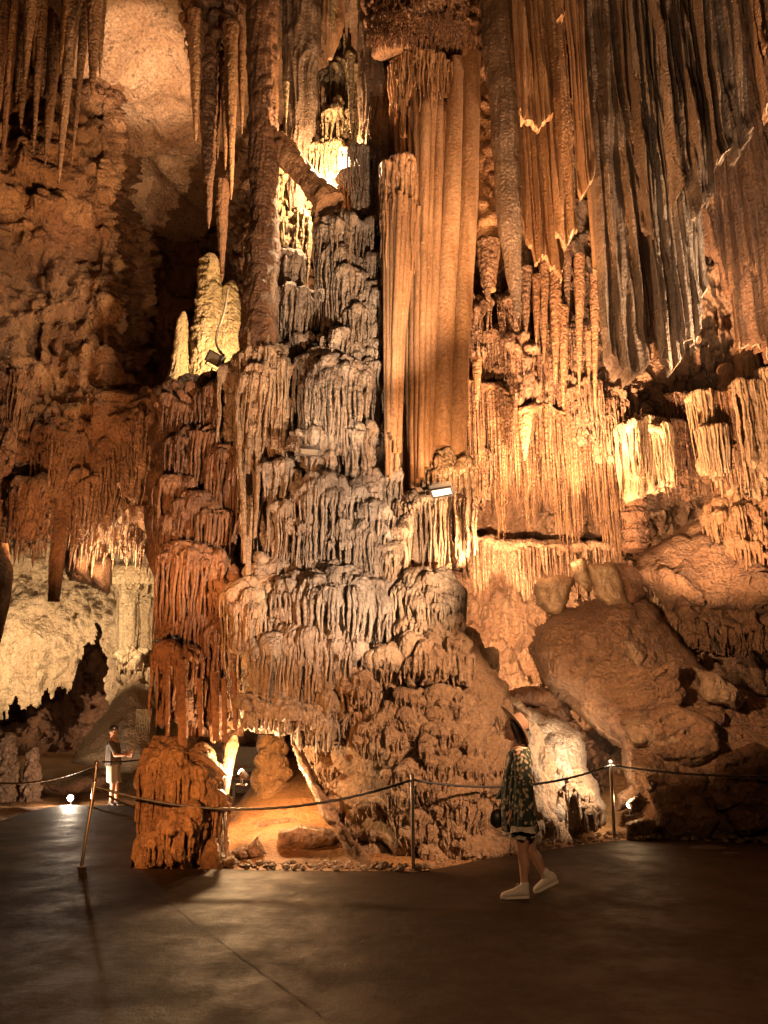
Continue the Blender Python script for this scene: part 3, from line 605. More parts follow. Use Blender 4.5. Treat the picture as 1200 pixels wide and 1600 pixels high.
# ------------------------------------------------------------------ squat pillar in front of the arch
pil = thing('rock_pillar', 'squat orange brown rock pillar at the left side of the lit arch, its foot on the walkway edge', 'rock pillar', P(280, 1357, 9.2) * [1, 1, 0])
PB = rockmat('pillar_rock', (.32, .17, .08), (.42, .24, .11), (.12, .06, .03), bump=1.1)
mb = MB(); shaft(mb, [(270, 1150, 30, 10.05), (272, 1160, 80, 9.95), (278, 1178, 112, 9.85), (284, 1215, 124, 9.8), (284, 1260, 118, 9.75), (280, 1310, 124, 9.72), (272, 1366, 150, 9.7)], .8, .013, .13, 7, .7, .06, .10, 3, seed=21); link('body', mb, PB, pil)
tiers([(258, 1172, 1356, 84, -.12, dict(cones=10, jag=.12, dome=.7, flare=.15, sp=.045, vary=False, sr=.022)), (304, 1194, 1354, 88, -.22, dict(tilt=-.3, cones=10, jag=.15, dome=.6, flare=.1, sp=.045, vary=False, sr=.022)), (330, 1236, 1354, 46, -.18, dict(cones=6, jag=.2, flare=.1, vary=False)), (280, 1262, 1356, 70, -.42, dict(cones=6, jag=.5, lump=.12, dome=1.2)), (236, 1300, 1358, 44, -.2, dict(cones=6, jag=.3))], PB, pil, 'drape')
mb = MB(); shaft(mb, [(300, 1175, 26, 9.5), (325, 1190, 20, 9.5), (350, 1212, 16, 9.6)], 1, .014, .03, 8, 1, .03, .04, seed=3)
shaft(mb, [(366, 1148, 10, 10.3), (361, 1165, 24, 10.3), (356, 1195, 18, 10.2), (352, 1225, 16, 10.0), (349, 1260, 10, 9.8), (350, 1330, 16, 9.6), (346, 1362, 30, 9.55)], 1, .012, .04, 9, 1, .03, .04, seed=4)
shaft(mb, [(332, 1310, 16, 9.2), (330, 1340, 34, 9.15), (332, 1366, 36, 9.1)], 1, .014, .04, 8, .8, .03, .03, seed=14)
link('rib', mb, PB, pil)
# ------------------------------------------------------------------ the lumpy mound
mound = thing('flowstone_mound', 'big lumpy tan mound of knobbly flowstone behind the rope, right of the lit arch', 'rock mound', P(660, 1357, 11) * [1, 1, 0])
mb = MB(); shaft(mb, [(690, 978, 70, 11.1), (690, 1012, 124, 10.95), (676, 1056, 186, 10.9), (658, 1100, 262, 10.9), (636, 1160, 336, 10.95), (664, 1230, 318, 10.95), (686, 1300, 290, 10.85), (694, 1366, 270, 10.8)], .88, .02, .03, 5, 1.2, .10, .26, 1.9, .02, seed=31); link('body', mb, MOUND, mound)
def onmound(px, py):  # depth of the mound's front at a picture point
    pys = [985, 1020, 1060, 1100, 1160, 1230, 1300, 1368]; xc = np.interp(py, pys, [690, 690, 676, 658, 636, 664, 686, 694]); w = np.interp(py, pys, [70, 124, 186, 262, 336, 318, 290, 270]); Yc = np.interp(py, pys, [11.1, 10.95, 10.9, 10.9, 10.95, 10.95, 10.85, 10.8])
    r = w / 2 * mpp(py, Yc); u = (px - xc) / (w / 2)
    return Yc - .88 * r * math.sqrt(max(0, 1 - u * u)), u
rr = random.Random(5)
mb = MB(); n = 0
for _ in range(900):
    py = rr.uniform(1000, 1335); px = rr.uniform(480, 830); Yf, u = onmound(px, py)
    if abs(u) > .93: continue
    w = 18 + 44 * rr.random() ** 1.6; h = w * rr.uniform(.9, 1.7)
    tier(mb, px, py - h * .3, py + h * .7, w, Yf - .08 - .08 * rr.random(), .8, dome=.85, fl=.09, f=7, lump=.09, jag=.5, vary=False, sp=.07, sr=.016, cones=1, seed=rr.uniform(0, 90), res=.024, narrow=.3); n += 1
    if n >= 130: break
link('knobs', mb, MOUND, mound)
# right foot of the mound, running to the pale cone
mb = MB(); shaft(mb, [(780, 1085, 34, 12.0), (800, 1130, 80, 11.8), (812, 1200, 110, 11.7), (822, 1270, 124, 11.6), (830, 1330, 150, 11.6)], .8, .018, .06, 6, .8, .05, .12, 2.6, seed=44); link('flank', mb, MOUND, mound)
# ------------------------------------------------------------------ fluted giant column at the right of the stack
flu = thing('fluted_column', 'giant smooth orange column with deep vertical flutes right of centre, standing on a fringed pedestal', 'cave column', P(680, 985, 11))
FY = 11.6
mb = MB()
shaft(mb, [(664, 78, 70, FY + .7), (662, 110, 92, FY + .6), (658, 400, 74, FY + .3), (655, 770, 50, FY - .4)], .8, .014, .09, 8, .06, .014, seed=7.3, zres=.05); link('core_shaft', mb, SMOOTH, flu)
rs = random.Random(3)
for k, (xt, yt, xb, yb, w, dy) in enumerate([(617, 118, 640, 560, 15, .25), (630, 100, 642, 770, 17, .05), (644, 92, 646, 765, 15, -.12), (655, 88, 651, 770, 14, -.2), (667, 86, 657, 748, 18, -.25), (679, 90, 664, 730, 14, -.2), (690, 96, 671, 722, 16, -.12), (702, 106, 678, 710, 15, .0), (637, 96, 646, 430, 9, -.12), (673, 90, 662, 380, 9, -.28), (650, 90, 649, 330, 8, -.22), (685, 94, 668, 420, 9, -.2)]):
    mb = MB(); pts = []
    for i in range(9):
        t = i / 8; e = t ** .75; px = xt * (1 - e) + xb * e + rs.uniform(-1.4, 1.4); wd = w * (.55 if i == 0 else 1 + .22 * math.sin(k * 2 + t * 4)) * (1 - .3 * t)
        pts.append((px, yt * (1 - t) + yb * t, wd, FY + dy + .15 - .95 * t * (yb / 770) + (.2 if i == 0 else 0)))
    shaft(mb, pts, 1.25, .010, .018, 14, .08, .010, seed=k * 3.7, zres=.04); link('fluted_shaft', mb, SMOOTH, flu)
mb = MB(); tier(mb, 662, 76, 200, 96, 11.25, .8, dome=.3, flare=-.1, fl=.07, f=9, lump=.05, jag=1.2, cones=0, seed=12, sp=.055, sr=.02, vary=False); link('cap', mb, SMOOTH, flu)
mb = MB()
shaft(mb, [(712, 95, 26, 11.7), (706, 300, 29, 11.4), (694, 520, 32, 11.15), (688, 700, 33, 10.9)], .9, .016, .02, 7, .1, .012, seed=61, zres=.04)
link('smooth_panel', mb, SMOOTH, flu)
mb = MB()
shaft(mb, [(736, 85, 30, 12.0), (733, 300, 30, 11.7), (720, 520, 30, 11.4), (712, 715, 32, 11.1)], .9, .016, .02, 7, .1, .012, seed=66, zres=.04)
link('smooth_panel', mb, SMOOTH, flu)
mb = MB()
tier(mb, 624, 236, 420, 62, 10.75, .9, dome=.9, flare=0, fl=.06, f=10, jag=.3, cones=0, lump=.04, seed=71, sp=.06)
for k in range(9):
    a = 600 + k * 6.6; shaft(mb, [(a + rr.uniform(-2, 2), 300 + abs(k - 4) * 6, 8, 10.75 + abs(k - 4) * .06), (a * .5 + 305 + rr.uniform(-2, 2), 520, 9, 10.6 + abs(k - 4) * .05), (a * .35 + 395, 765 - rr.uniform(0, 120), 7, 10.4)], 1, .014, .02, 9, .15, .01, seed=a, zres=.05)
link('fluted_shoulder', mb, SMOOTH, flu)
tiers([(697, 705, 895, 78, .15, dict(cones=20, fl=.12, jag=.2, flare=-.12)), (690, 700, 735, 84, .25, dict(fl=.03)), (700, 722, 770, 70, .1), (668, 760, 888, 66, .1, dict(cones=20, fl=.12)), (640, 780, 875, 52, .2, dict(cones=12)), (654, 770, 800, 60, .05),
    (671, 880, 978, 104, -.2, dict(lump=.09, cones=10, vary=False, dome=.9, jag=.5)), (645, 912, 990, 66, -.1, dict(cones=12)), (694, 925, 1000, 66, -.1, dict(cones=14)), (668, 935, 985, 60, -.15), (706, 960, 1030, 44, 0, dict(cones=10)), (640, 965, 1020, 60, -.05),
    (660, 985, 1064, 110, -.25, dict(lump=.10, vary=False, dome=1.1, jag=.6)), (600, 1010, 1075, 70, -.1, dict(lump=.1, vary=False, dome=1.1, jag=.6)), (560, 1045, 1110, 70, -.1, dict(lump=.1, vary=False, dome=1.1, jag=.6)), (705, 985, 1060, 56, -.05, dict(cones=14)), (722, 1020, 1072, 34, .1, dict(cones=12))], TAN, flu, 'pedestal_tier', dome=.5)
# ------------------------------------------------------------------ columns behind and the hanging block above
def column(name, label, pts, mat, cat='cave column', group=None, **kw):
    mb = MB(); shaft(mb, pts, **kw); x, y, w, d = pts[-1]
    o = link(name, mb, mat, org=P(x, y, d)); tag(o, label, cat, group); return o
column('cave_column', 'dark grey column behind the tall narrow one, fading up into the roof', [(470, -200, 60, 13.4), (472, 60, 56, 13.2), (470, 200, 46, 13.2), (462, 330, 24, 13.3)], DGREY, fl=.13, f=7, fz=.5, ro=.05, seed=91)
column('cave_column', 'orange ridged column just above the bright alcove, its foot broken off short', [(520, -200, 40, 13.3), (520, 40, 36, 13.2), (516, 92, 7, 13.1)], SMOOTH, fl=.06, f=8, ro=.05, seed=92)
column('cave_column', 'grey brown fluted column between the bright alcove and the giant orange column', [(592, -60, 66, 12.7), (590, 100, 60, 12.5), (590, 230, 56, 12.3), (598, 400, 40, 12.1), (606, 560, 26, 12), (610, 760, 20, 11.8)], DGREY, fl=.11, f=7, fz=.4, ro=.04, seed=93)
column('cave_column', 'rough orange column with glittering pits on the right edge of the giant orange column', [(760, -200, 50, 13.6), (762, 60, 46, 13.4), (762, 200, 34, 13.4), (762, 330, 38, 13.4), (764, 455, 22, 13.6)], ORANGE, fl=.05, f=5, ro=.10, lump=.12, seed=94)
alc = thing('flowstone_niche', 'glaring white gold flowstone lumps in the alcove near the top of the stack', 'flowstone lump', P(515, 300, 13.2))
for t in [(540, 82, 250, 76, 1.7, dict(jag=.9, cones=14)), (525, 160, 300, 42, 1.5, dict(lump=.15)), (512, 210, 300, 46, 1.45, dict(lump=.1, fl=.05)), (490, 225, 320, 50, 1.7, dict(lump=.12)), (450, 262, 420, 60, 1.7, dict(lump=.15)), (455, 330, 470, 50, 1.5, dict(lump=.15)), (545, 225, 300, 22, 1.0)]:
    mb = MB(); tier(mb, t[0], t[1], t[2], t[3], YF(t[1]) + t[4], **t[5] if len(t) > 5 else {}); link('lump', mb, YELL, alc)
def stalactite(px, yt, tip, w, Y, mat, label, group, lean=0, rough_=.05, fl=.03, cat='stalactite'):
    mb = MB(); L = tip - yt
    shaft(mb, [(px, yt, w, Y), (px + lean * .3, yt + L * .35, w * .82, Y), (px + lean * .7, yt + L * .72, w * .5, Y), (px + lean * .93, yt + L * .94, w * .24, Y), (px + lean, tip, 1.2, Y)], 1, .014, fl, 9, .5, rough_ * .8, rough_ * .5, 5, rib=rough_ * .25, seed=px * .3 + tip)
    o = link('stalactite', mb, mat, org=P(px, yt, Y)); tag(o, label, cat, group); return o
stalactite(548, 90, 207, 12, 12.0, YELL, 'thin cream stalactite hanging straight over the bright alcove', None)
stalactite(520, -60, 56, 16, 12.4, YELL, 'blunt orange stalactite cut by the top edge above the bright alcove', None)
stalactite(447, 130, 192, 10, 12.2, YELL, 'small bright stalactite between the tall narrow column and the dark grey one', None)
log = thing('fallen_stalactite', 'thick broken brown stalactite leaning diagonally across the bright alcove', 'fallen stalactite', P(515, 330, 11.8))
mb = MB(); a, b = P(432, 222, 12.0), P(516, 322, 11.7); pts = [a + (b - a) * t for t in np.linspace(0, 1, 40)]
d = (b - a) / np.linalg.norm(b - a); u = np.cross(d, [0, 1, 0]); u /= np.linalg.norm(u); v = np.cross(d, u); th = np.linspace(0, 2 * math.pi, 60, endpoint=False); ring = []
for i, p in enumerate(pts):
    r = .20 + .035 * math.sin(i * .2) + .05 * (i / 40); ring.append(p + r * (np.cos(th)[:, None] * u + np.sin(th)[:, None] * v))
V = np.array(ring, np.float32); N = gnorm(V, True); c = V.mean(1, keepdims=True); N = N * np.sign(np.sum((V - c) * N, -1, keepdims=True)); V = V + N * (.04 * rough(V * 2) + .05 * (billow(V * 4) - .5))[..., None]
mb.add(V, grid_faces(40, 60, True)); mb.add(np.vstack([V[-1], V[-1].mean(0)]), np.stack([np.arange(60), (np.arange(60) + 1) % 60, np.full(60, 60)], 1)); link('shaft', mb, ORANGE, log)
blk = thing('hanging_rock', 'dark porous rock block bristling with tiny spikes, hanging over the giant orange column', 'hanging rock', P(655, -60, 11))
mb = MB(); shaft(mb, [(655, -240, 210, 11.9), (655, -80, 190, 11.8), (655, 20, 172, 11.7), (658, 60, 165, 11.7), (660, 74, 140, 11.7)], .8, .02, .05, 8, 1.2, .08, .2, 3, seed=101); link('block', mb, BROWN, blk)
mb = MB()
for _ in range(1300):
    px = rr.uniform(572, 744); u = (px - 657) / 88; py = rr.uniform(-60, 66) if rr.random() < .5 else rr.uniform(30, 70)
    r = 88 * mpp(py, 11.7); Y = 11.72 - .8 * r * math.sqrt(max(0, 1 - u * u)) + (rr.uniform(0, .5) if py > 55 else 0)
    spike(mb, P(px, py, Y + .02), rr.uniform(.06, .2), rr.uniform(.012, .024), nt=5, nr=4)
o = link('spikes', mb, BROWN, blk); o['kind'] = 'stuff'
# ================================================================== left side: stalactites, comb, disc
hb = thing('hanging_rock', 'dark porous rock boss above the long stalactites, left of the tall narrow column', 'hanging rock', P(335, -60, 13))
mb = MB(); shaft(mb, [(335, -240, 130, 13.9), (335, -60, 108, 13.7), (332, 40, 92, 13.5), (336, 90, 60, 13.4)], .8, .024, .06, 7, 1, .08, .2, 3, seed=111); link('boss', mb, BROWN, hb)
mb = MB()
for _ in range(260):
    px = rr.uniform(288, 382); py = rr.uniform(-40, 90); u = (px - 335) / 52; Y = 13.55 - .45 * math.sqrt(max(0, 1 - u * u))
    spike(mb, P(px, py, Y), rr.uniform(.08, .3), rr.uniform(.012, .03), nt=5, nr=5)
o = link('spikes', mb, BROWN, hb); o['kind'] = 'stuff'
SG = 'long stalactites hanging left of the tall narrow column'
for px, a, b, w, Y, mt, lb in [(306, 20, 222, 24, 13.0, ORANGE, 'pointed orange stalactite, the leftmost of the long ones beside the tall narrow column'),
    (326, 70, 358, 34, 13.2, BROWN, 'rough dark stalactite with the lowest tip beside the tall narrow column'),
    (340, 60, 250, 20, 13.5, BROWN, 'dim brown stalactite between the rough dark one and the pale smooth one'),
    (361, 40, 312, 24, 12.9, ORANGE, 'smooth pale orange stalactite closest to the tall narrow column'),
    (352, 100, 265, 16, 13.3, ORANGE, 'thin orange stalactite just left of the smooth pale one'),
    (316, 40, 150, 20, 13.1, ORANGE, 'short orange stalactite high on the porous boss'),
    (347, 285, 440, 22, 13.7, BROWN, 'stubby brown stalactite above the pale yellow stalagmite'),
    (378, 50, 210, 16, 13.1, ORANGE, 'slim orange stalactite touching the tall narrow column')]:
    stalactite(px, a, b, w, Y, mt, lb, SG, rough_=.05 if mt is ORANGE else .09)
DG = 'leaning draperies at the top left corner'
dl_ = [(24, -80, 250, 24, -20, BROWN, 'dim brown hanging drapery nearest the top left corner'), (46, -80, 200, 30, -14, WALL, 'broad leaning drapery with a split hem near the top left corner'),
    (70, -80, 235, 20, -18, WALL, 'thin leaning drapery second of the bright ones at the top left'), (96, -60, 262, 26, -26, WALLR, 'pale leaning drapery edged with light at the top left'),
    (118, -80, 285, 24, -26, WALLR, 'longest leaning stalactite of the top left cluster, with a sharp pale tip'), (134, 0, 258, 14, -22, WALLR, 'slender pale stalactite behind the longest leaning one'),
    (150, -80, 150, 30, -6, WALL, 'brown drapery beside the smooth lit roof patch'), (84, -80, 150, 24, -8, BROWN, 'dark brown drapery filling the gap between the bright leaning ones'), (8, -80, 180, 26, -10, BROWN, 'rough brown drapery cut by the left edge at the top'), (160, -60, 120, 16, -4, WALLR, 'short pale drapery hanging next to the smooth lit roof patch')]  # brown drapery between the bright ones is added to fill the dark gap
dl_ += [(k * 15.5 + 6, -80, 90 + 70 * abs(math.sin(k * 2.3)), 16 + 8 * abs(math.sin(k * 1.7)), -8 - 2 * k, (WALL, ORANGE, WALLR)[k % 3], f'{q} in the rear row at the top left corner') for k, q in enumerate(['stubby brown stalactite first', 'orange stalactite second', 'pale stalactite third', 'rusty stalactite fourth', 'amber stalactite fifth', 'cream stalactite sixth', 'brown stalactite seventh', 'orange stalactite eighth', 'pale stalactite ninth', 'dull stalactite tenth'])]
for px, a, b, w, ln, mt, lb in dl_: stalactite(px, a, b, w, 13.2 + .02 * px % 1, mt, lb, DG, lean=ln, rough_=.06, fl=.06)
# comb of small stalactites over the left chamber
comb = thing('stalactite_comb', 'ragged band of lit stalactites hanging over the pale yellow chamber on the left', 'stalactite comb', P(170, 760, 17))
mb = MB()
relief(mb, -200, 262, 735, 862, lambda X, Y: interp2(X, Y, [-200, 90, 262], [735, 800, 862], [[14.5, 15.3, 15.9], [15.0, 15.7, 16.0], [15.8, 16.6, 16.6]]), 2.6, wall_disp(.3, .3, .14, .22, 4, .6, 5), mask=lambda X, Y: Y < 840 + 26 * noise(np.stack([X / 30, X * 0, X * 0], -1)) + 12 * noise(np.stack([X / 8, X * 0 + 3, X * 0], -1)))
link('rock_band', mb, WALLR, comb)
mb = MB()
for _ in range(420):
    px = rr.uniform(-60, 258); py = rr.uniform(770, 858); Y = 15.2 + .8 * (px / 260) + rr.uniform(-.3, .5)
    spike(mb, P(px, py, Y), rr.uniform(.15, .75) * (1 if px > 95 else .6), rr.uniform(.02, .055), nt=7, nr=8)
o = link('fringe', mb, WALLR, comb); o['kind'] = 'stuff'
LG = 'orange drapes low on the left wall'
for x, a, b, w, Y, ref in [(205, 640, 800, 62, 14.9, 'beside the dark red flowstone mass'), (170, 690, 830, 54, 15.0, 'second from the dark red flowstone mass'), (228, 600, 740, 44, 15.2, 'highest of the group, in the shade of the dark hollow'), (128, 730, 850, 52, 14.9, 'right behind the hanging rock blade'), (40, 740, 850, 70, 14.2, 'over the pale yellow wall near the left edge'), (85, 640, 780, 60, 14.4, 'above the hanging rock blade'), (20, 560, 740, 56, 14.0, 'highest at the left edge')]:
    mb = MB(); tier(mb, x, a, b, w, Y, .8, dome=1.0, fl=.12, f=7, lump=.14, jag=.6, cones=14, res=.02, narrow=.3); tag(link('drapery', mb, WALL if x < 100 else WALLR, org=P(x, a, Y)), 'hanging orange drape ' + ref, 'drapery', LG)
mb = MB()
boulder(mb, [(98, 850), (150, 846), (176, 880), (170, 930), (140, 915), (108, 905), (94, 880)], 17.2, .8, edge=34, disp=lambda V, X, Y: .2 * (billow(V * 2) - .4) + .08 * fbm(V * 4) + .12 * (flute(V, 5, .7) - .5), step=2.4, seed=3)
tag(link('hanging_rock', mb, BROWN, org=P(135, 880, 17)), 'dark brown rock lobe under the comb, left of the white disc', 'hanging rock')
mb = MB(); shaft(mb, [(108, 745, 30, 15.0), (98, 800, 26, 15.0), (88, 880, 24, 15.0), (84, 940, 18, 15.0)], .5, .02, .05, 7, .3, .02, seed=121); tag(link('stalactite', mb, WALL, org=P(100, 800, 15)), 'flat brown blade of rock hanging alone in front of the pale yellow wall', 'stalactite')
mb = MB(); shaft(mb, [(-20, 850, 60, 12), (-2, 905, 44, 12), (2, 950, 24, 12), (-4, 1015, 4, 12)], .6, .02, .05, 6, .4, .04, seed=122); tag(link('stalactite', mb, WALL, org=P(0, 900, 12)), 'brown hanging rock cut by the left edge in front of the pale yellow wall', 'stalactite')
disc = thing('disc_formation', 'white rimmed flat disc of flowstone on a pale fluted shaft, left of the dark mass', 'flowstone disc', P(205, 1060, 19.5))
mb = MB(); c = P(212, 897, 19.0); rx = 48 * mpp(897, 19.0); th = np.linspace(0, 2 * math.pi, 120, endpoint=False)
prof = [(0.0, .0), (.5, .0), (.9, -.01), (.965, .05), (1.0, .04), (1.0, -.06), (.98, -.16), (.93, -.30), (.8, -.34), (.5, -.3)]
V = np.array([[(c[0] + rx * r * math.cos(t) * (1 + .05 * math.sin(3 * t + 1)), c[1] + rx * .8 * r * math.sin(t), c[2] + .18 + .09 * math.sin(t) + z - (.09 * abs(math.sin(t * 17)) * (z < -.1))) for t in th] for r, z in prof]); mb.add(V, grid_faces(len(prof), 120, True)); link('rimmed_disc', mb, YELL, disc)
mb = MB(); tier(mb, 212, 902, 940, 84, 18.7, .8, sp=0, dome=.1, cones=26, fl=.08, f=6, jag=.8); link('hem', mb, YELL, disc)
for pts, s in (([(200, 905, 40, 19.3), (200, 980, 34, 19.3), (203, 1040, 30, 19.3)], 1), ([(230, 905, 30, 19.5), (230, 1000, 24, 19.5), (230, 1080, 26, 19.5)], 2), ([(218, 920, 18, 19.6), (219, 1050, 12, 19.6)], 3)):
    mb = MB(); shaft(mb, pts, 1, .025, .12, 5, .3, .04, seed=s * 9.); link('shaft', mb, YELL, disc)
mb = MB()
for k, (x, y, w) in enumerate([(204, 1010, 44), (202, 1030, 50), (206, 1048, 44), (200, 1066, 50), (205, 1084, 54), (196, 1104, 48), (198, 1122, 46), (190, 1140, 50), (236, 1040, 30), (236, 1064, 34), (238, 1090, 36)]): tier(mb, x, y, y + 30, w, 18.6, .9, dome=.7, lump=.12, cones=2, f=6, res=.026)
link('bulge', mb, YELL, disc)
mb = MB(); boulder(mb, [(206, 1045), (232, 1075), (246, 1130), (244, 1200), (170, 1215), (116, 1190), (150, 1130), (185, 1080)], 18.6, 1.0, (0, -.8), 50, disp=lambda V, X, Y: .12 * fbm(V * 1.5) + .05 * (billow(V * 3) - .4), seed=7, step=2.6)
tag(link('boulder', mb, rockmat('chalky_slope_rock', (.40, .29, .17), (.32, .22, .13), (.22, .15, .09), streak=.3), org=P(180, 1190, 18)), 'smooth pale sloping rock behind the walking boy', 'boulder')
mb = MB(); 
for k in range(9): spike(mb, P(215 + k * 2.6, 1108, 17.5), .5, .03, nt=7, nr=6)
tag(link('stalactite_comb', mb, YELL, org=P(225, 1108, 17.5)), 'little row of white stalactites beside the squat pillar', 'stalactite comb')
for px, a, b, w, lb in [(10, 1145, 1248, 36, 'thick layered stalagmite at the left edge behind the rope'), (24, 1190, 1240, 14, 'thin small stalagmite beside the thick one at the left edge'), (50, 1168, 1248, 32, 'blunt rounded stalagmite lit from its left, nearest the floor lamp')]:
    mb = MB(); shaft(mb, [(px + 3, a, w * .3, 16.6), (px + 1, a + 6, w * .66, 16.6), (px, (a + b) / 2, w * .85, 16.6), (px - 2, b + 4, w, 16.6)], 1, .018, .05, 6, 1.5, .05, .12, 5, rib=.05, seed=px)
    tag(link('stalagmite', mb, WALLR, org=P(px, b, 16.6)), lb, 'stalagmite', 'stalagmites by the left rope')
RK = 'low rocks behind the left rope'
mb = MB()
mb = MB(); boulder(mb, [(-60, 1228), (40, 1232), (110, 1250), (180, 1225), (205, 1190), (150, 1195), (100, 1215), (40, 1210), (-60, 1200)], 18.2, .9, (0, -1.5), 26, disp=lambda V, X, Y: .15 * (billow(V * 2) - .4) + .08 * fbm(V * 4), step=2.4, seed=17, thick=.6)
tag(link('boulder', mb, SLAB, org=P(60, 1240, 18)), 'low dark rock bank running behind the stalagmites on the left', 'boulder')
# pale stalagmites lit yellow by the alcove lamp
YG = rockmat('cream_flowstone', (.52, .38, .21), (.46, .33, .15), (.30, .20, .10), bump=1.3)
for px, a, b, w, lb, Y in [(326, 398, 610, 52, 'thick yellow stalagmite behind the tilted floodlight', 14.2), (283, 488, 608, 28, 'small golden stalagmite left of the thick yellow one', 14.0), (358, 440, 600, 44, 'bright pitted flowstone knob against the tall narrow column', 14.4)]:
    mb = MB(); shaft(mb, [(px + 4, a, w * .25, Y), (px + 2, a + 12, w * .6, Y), (px, (a + b) / 2, w * .85, Y), (px - 4, b - 20, w * 1.1, Y), (px - 4, b, w * 1.6, Y)], 1, .016, .05, 8, 1, .05, .05, 5, rib=.03, seed=px)
    tag(link('stalagmite', mb, YG, org=P(px, b, Y)), lb, 'stalagmite', 'yellow lit stalagmites')
mb = MB(); boulder(mb, [(235, 612), (270, 595), (330, 600), (400, 590), (400, 660), (330, 680), (240, 660)], 13.4, .7, (0, -.6), 30, disp=lambda V, X, Y: .2 * (billow(V * 2) - .4) + .08 * fbm(V * 4), step=2.4, seed=27)
tag(link('boulder', mb, BROWN, org=P(310, 640, 13)), 'dark rock shelf carrying the yellow stalagmites', 'boulder')

# ================================================================== right side
# long hanging column and draperies
column('stalactite', 'long grey brown stalactite with a fine tip, right of the rough orange column', [(776, -200, 66, 12.2), (782, 60, 58, 12.0), (788, 180, 44, 11.8), (797, 350, 36, 11.7), (804, 440, 22, 11.7), (808, 490, 9, 11.7), (808, 503, 1, 11.7)], DGREY, 'stalactite', fl=.05, f=8, ro=.05, seed=131)
CG = 'draperies hanging at the upper right'
def drap(lb, x0, x1, yt, hem, Y, mat, **kw):
    mb = MB(); lp = MB(); curtain(mb, x0, x1, yt, hem, Y, lip=lp, **kw); t = thing('drapery', lb, 'drapery', P(x0, yt, Y), CG); link('sheet', mb, mat, t); 
    if any(k in lb for k in ('lip', 'hooked', 'zigzag', 'square', 'double', 'edge')): link('hem_rim', lp, PALE, t)
PALE = rockmat('pale_rim', (.52, .38, .25), (.42, .28, .17), (.3, .18, .1), bump=.6)
drap('broad orange drapery with a curled pale lip, first right of the long grey brown stalactite', 808, 862, -160, [(808, 192), (822, 208), (840, 215), (856, 200), (862, 190)], 11.0, SMOOTH, fold=.18, ff=5, th=.05, fl=.05, f=9, seed=3)
drap('dark red drapery hanging behind the broad orange one down to the bright rock', 800, 880, -160, [(800, 300), (830, 430), (850, 400), (866, 450), (880, 400)], 12.2, ORANGE, fold=.2, ff=3, fl=.06, seed=6)
drap('glowing orange drapery sheet ending square at the very top, beside the broad one', 866, 908, -160, [(866, 44), (880, 40), (908, 34)], 10.6, SMOOTH, fold=.12, ff=6, seed=9)
drap('long narrow orange drapery with a hooked pale tip', 900, 928, -160, [(900, 300), (906, 312), (914, 300), (928, 270)], 10.5, SMOOTH, fold=.14, ff=7, th=.05, fl=.03, seed=12)
drap('thin dark drapery fold left of the hooked one', 868, 900, -160, [(868, 370), (880, 395), (890, 372), (900, 372)], 11.2, ORANGE, fold=.15, ff=5, seed=15, fl=.04)
drap('tall plain brown drapery right of the hooked one', 926, 954, -160, [(926, 430), (934, 450), (944, 420), (954, 380)], 11.1, SMOOTH, fold=.14, ff=6, th=.10, fl=.05, seed=18)
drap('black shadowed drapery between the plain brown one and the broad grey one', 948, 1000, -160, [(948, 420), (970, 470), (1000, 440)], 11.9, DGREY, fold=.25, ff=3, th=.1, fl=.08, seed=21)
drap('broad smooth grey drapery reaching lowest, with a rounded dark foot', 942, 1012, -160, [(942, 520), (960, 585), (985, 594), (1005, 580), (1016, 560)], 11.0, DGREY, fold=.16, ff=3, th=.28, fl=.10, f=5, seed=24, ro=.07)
for i, (x0, x1, hem, Y, lb, mt) in enumerate([
    (1000, 1040, [(1000, 500), (1020, 560), (1040, 575)], 11.0, 'ribbed brown drapery with a ragged hem right of the broad grey one', BROWN),
    (1024, 1064, [(1024, 560), (1040, 594), (1052, 575), (1064, 540)], 10.7, 'crusted grey white drapery ending in a sharp double tip', GREY),
    (1052, 1100, [(1052, 540), (1070, 560), (1085, 500), (1100, 430)], 10.5, 'rough silvery drapery with a bright ragged edge', GREY),
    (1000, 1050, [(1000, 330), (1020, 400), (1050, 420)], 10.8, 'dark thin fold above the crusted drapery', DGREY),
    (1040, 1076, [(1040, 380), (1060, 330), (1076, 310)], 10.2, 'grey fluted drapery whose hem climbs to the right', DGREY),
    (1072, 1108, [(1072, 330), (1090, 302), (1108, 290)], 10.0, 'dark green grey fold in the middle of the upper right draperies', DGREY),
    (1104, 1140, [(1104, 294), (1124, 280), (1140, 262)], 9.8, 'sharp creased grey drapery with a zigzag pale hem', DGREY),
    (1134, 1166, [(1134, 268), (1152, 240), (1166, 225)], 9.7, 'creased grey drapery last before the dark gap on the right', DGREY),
    (1172, 1192, [(1172, 110), (1182, 125), (1192, 105)], 9.4, 'short orange drapery with a drip near the upper right corner', ORANGE),
    (1186, 1240, [(1186, 180), (1200, 215), (1240, 260)], 9.4, 'rust coloured drapery cut by the right edge', ORANGE),
    (1150, 1260, [(1150, 540), (1180, 560), (1200, 590), (1260, 600)], 12.2, 'wide dark rough drapery low on the right edge', BROWN),
    (1096, 1170, [(1096, 420), (1120, 520), (1150, 470), (1170, 480)], 12.0, 'shadowed brown drapery behind the creased grey ones', BROWN)]):
    if i in (3, 4, 5, 6, 7, 11): hem = [(a, b + 38 * math.sin(i * 2.7)) for a, b in hem]
    drap(lb, x0, x1, -160, hem, Y, mt, fold=.26, ff=6.5, th=.06, fl=.09 if i in (1, 2) else .11, f=7, seed=30 + i * 3.1, ro=.05 if i in (1, 2, 10) else .035)
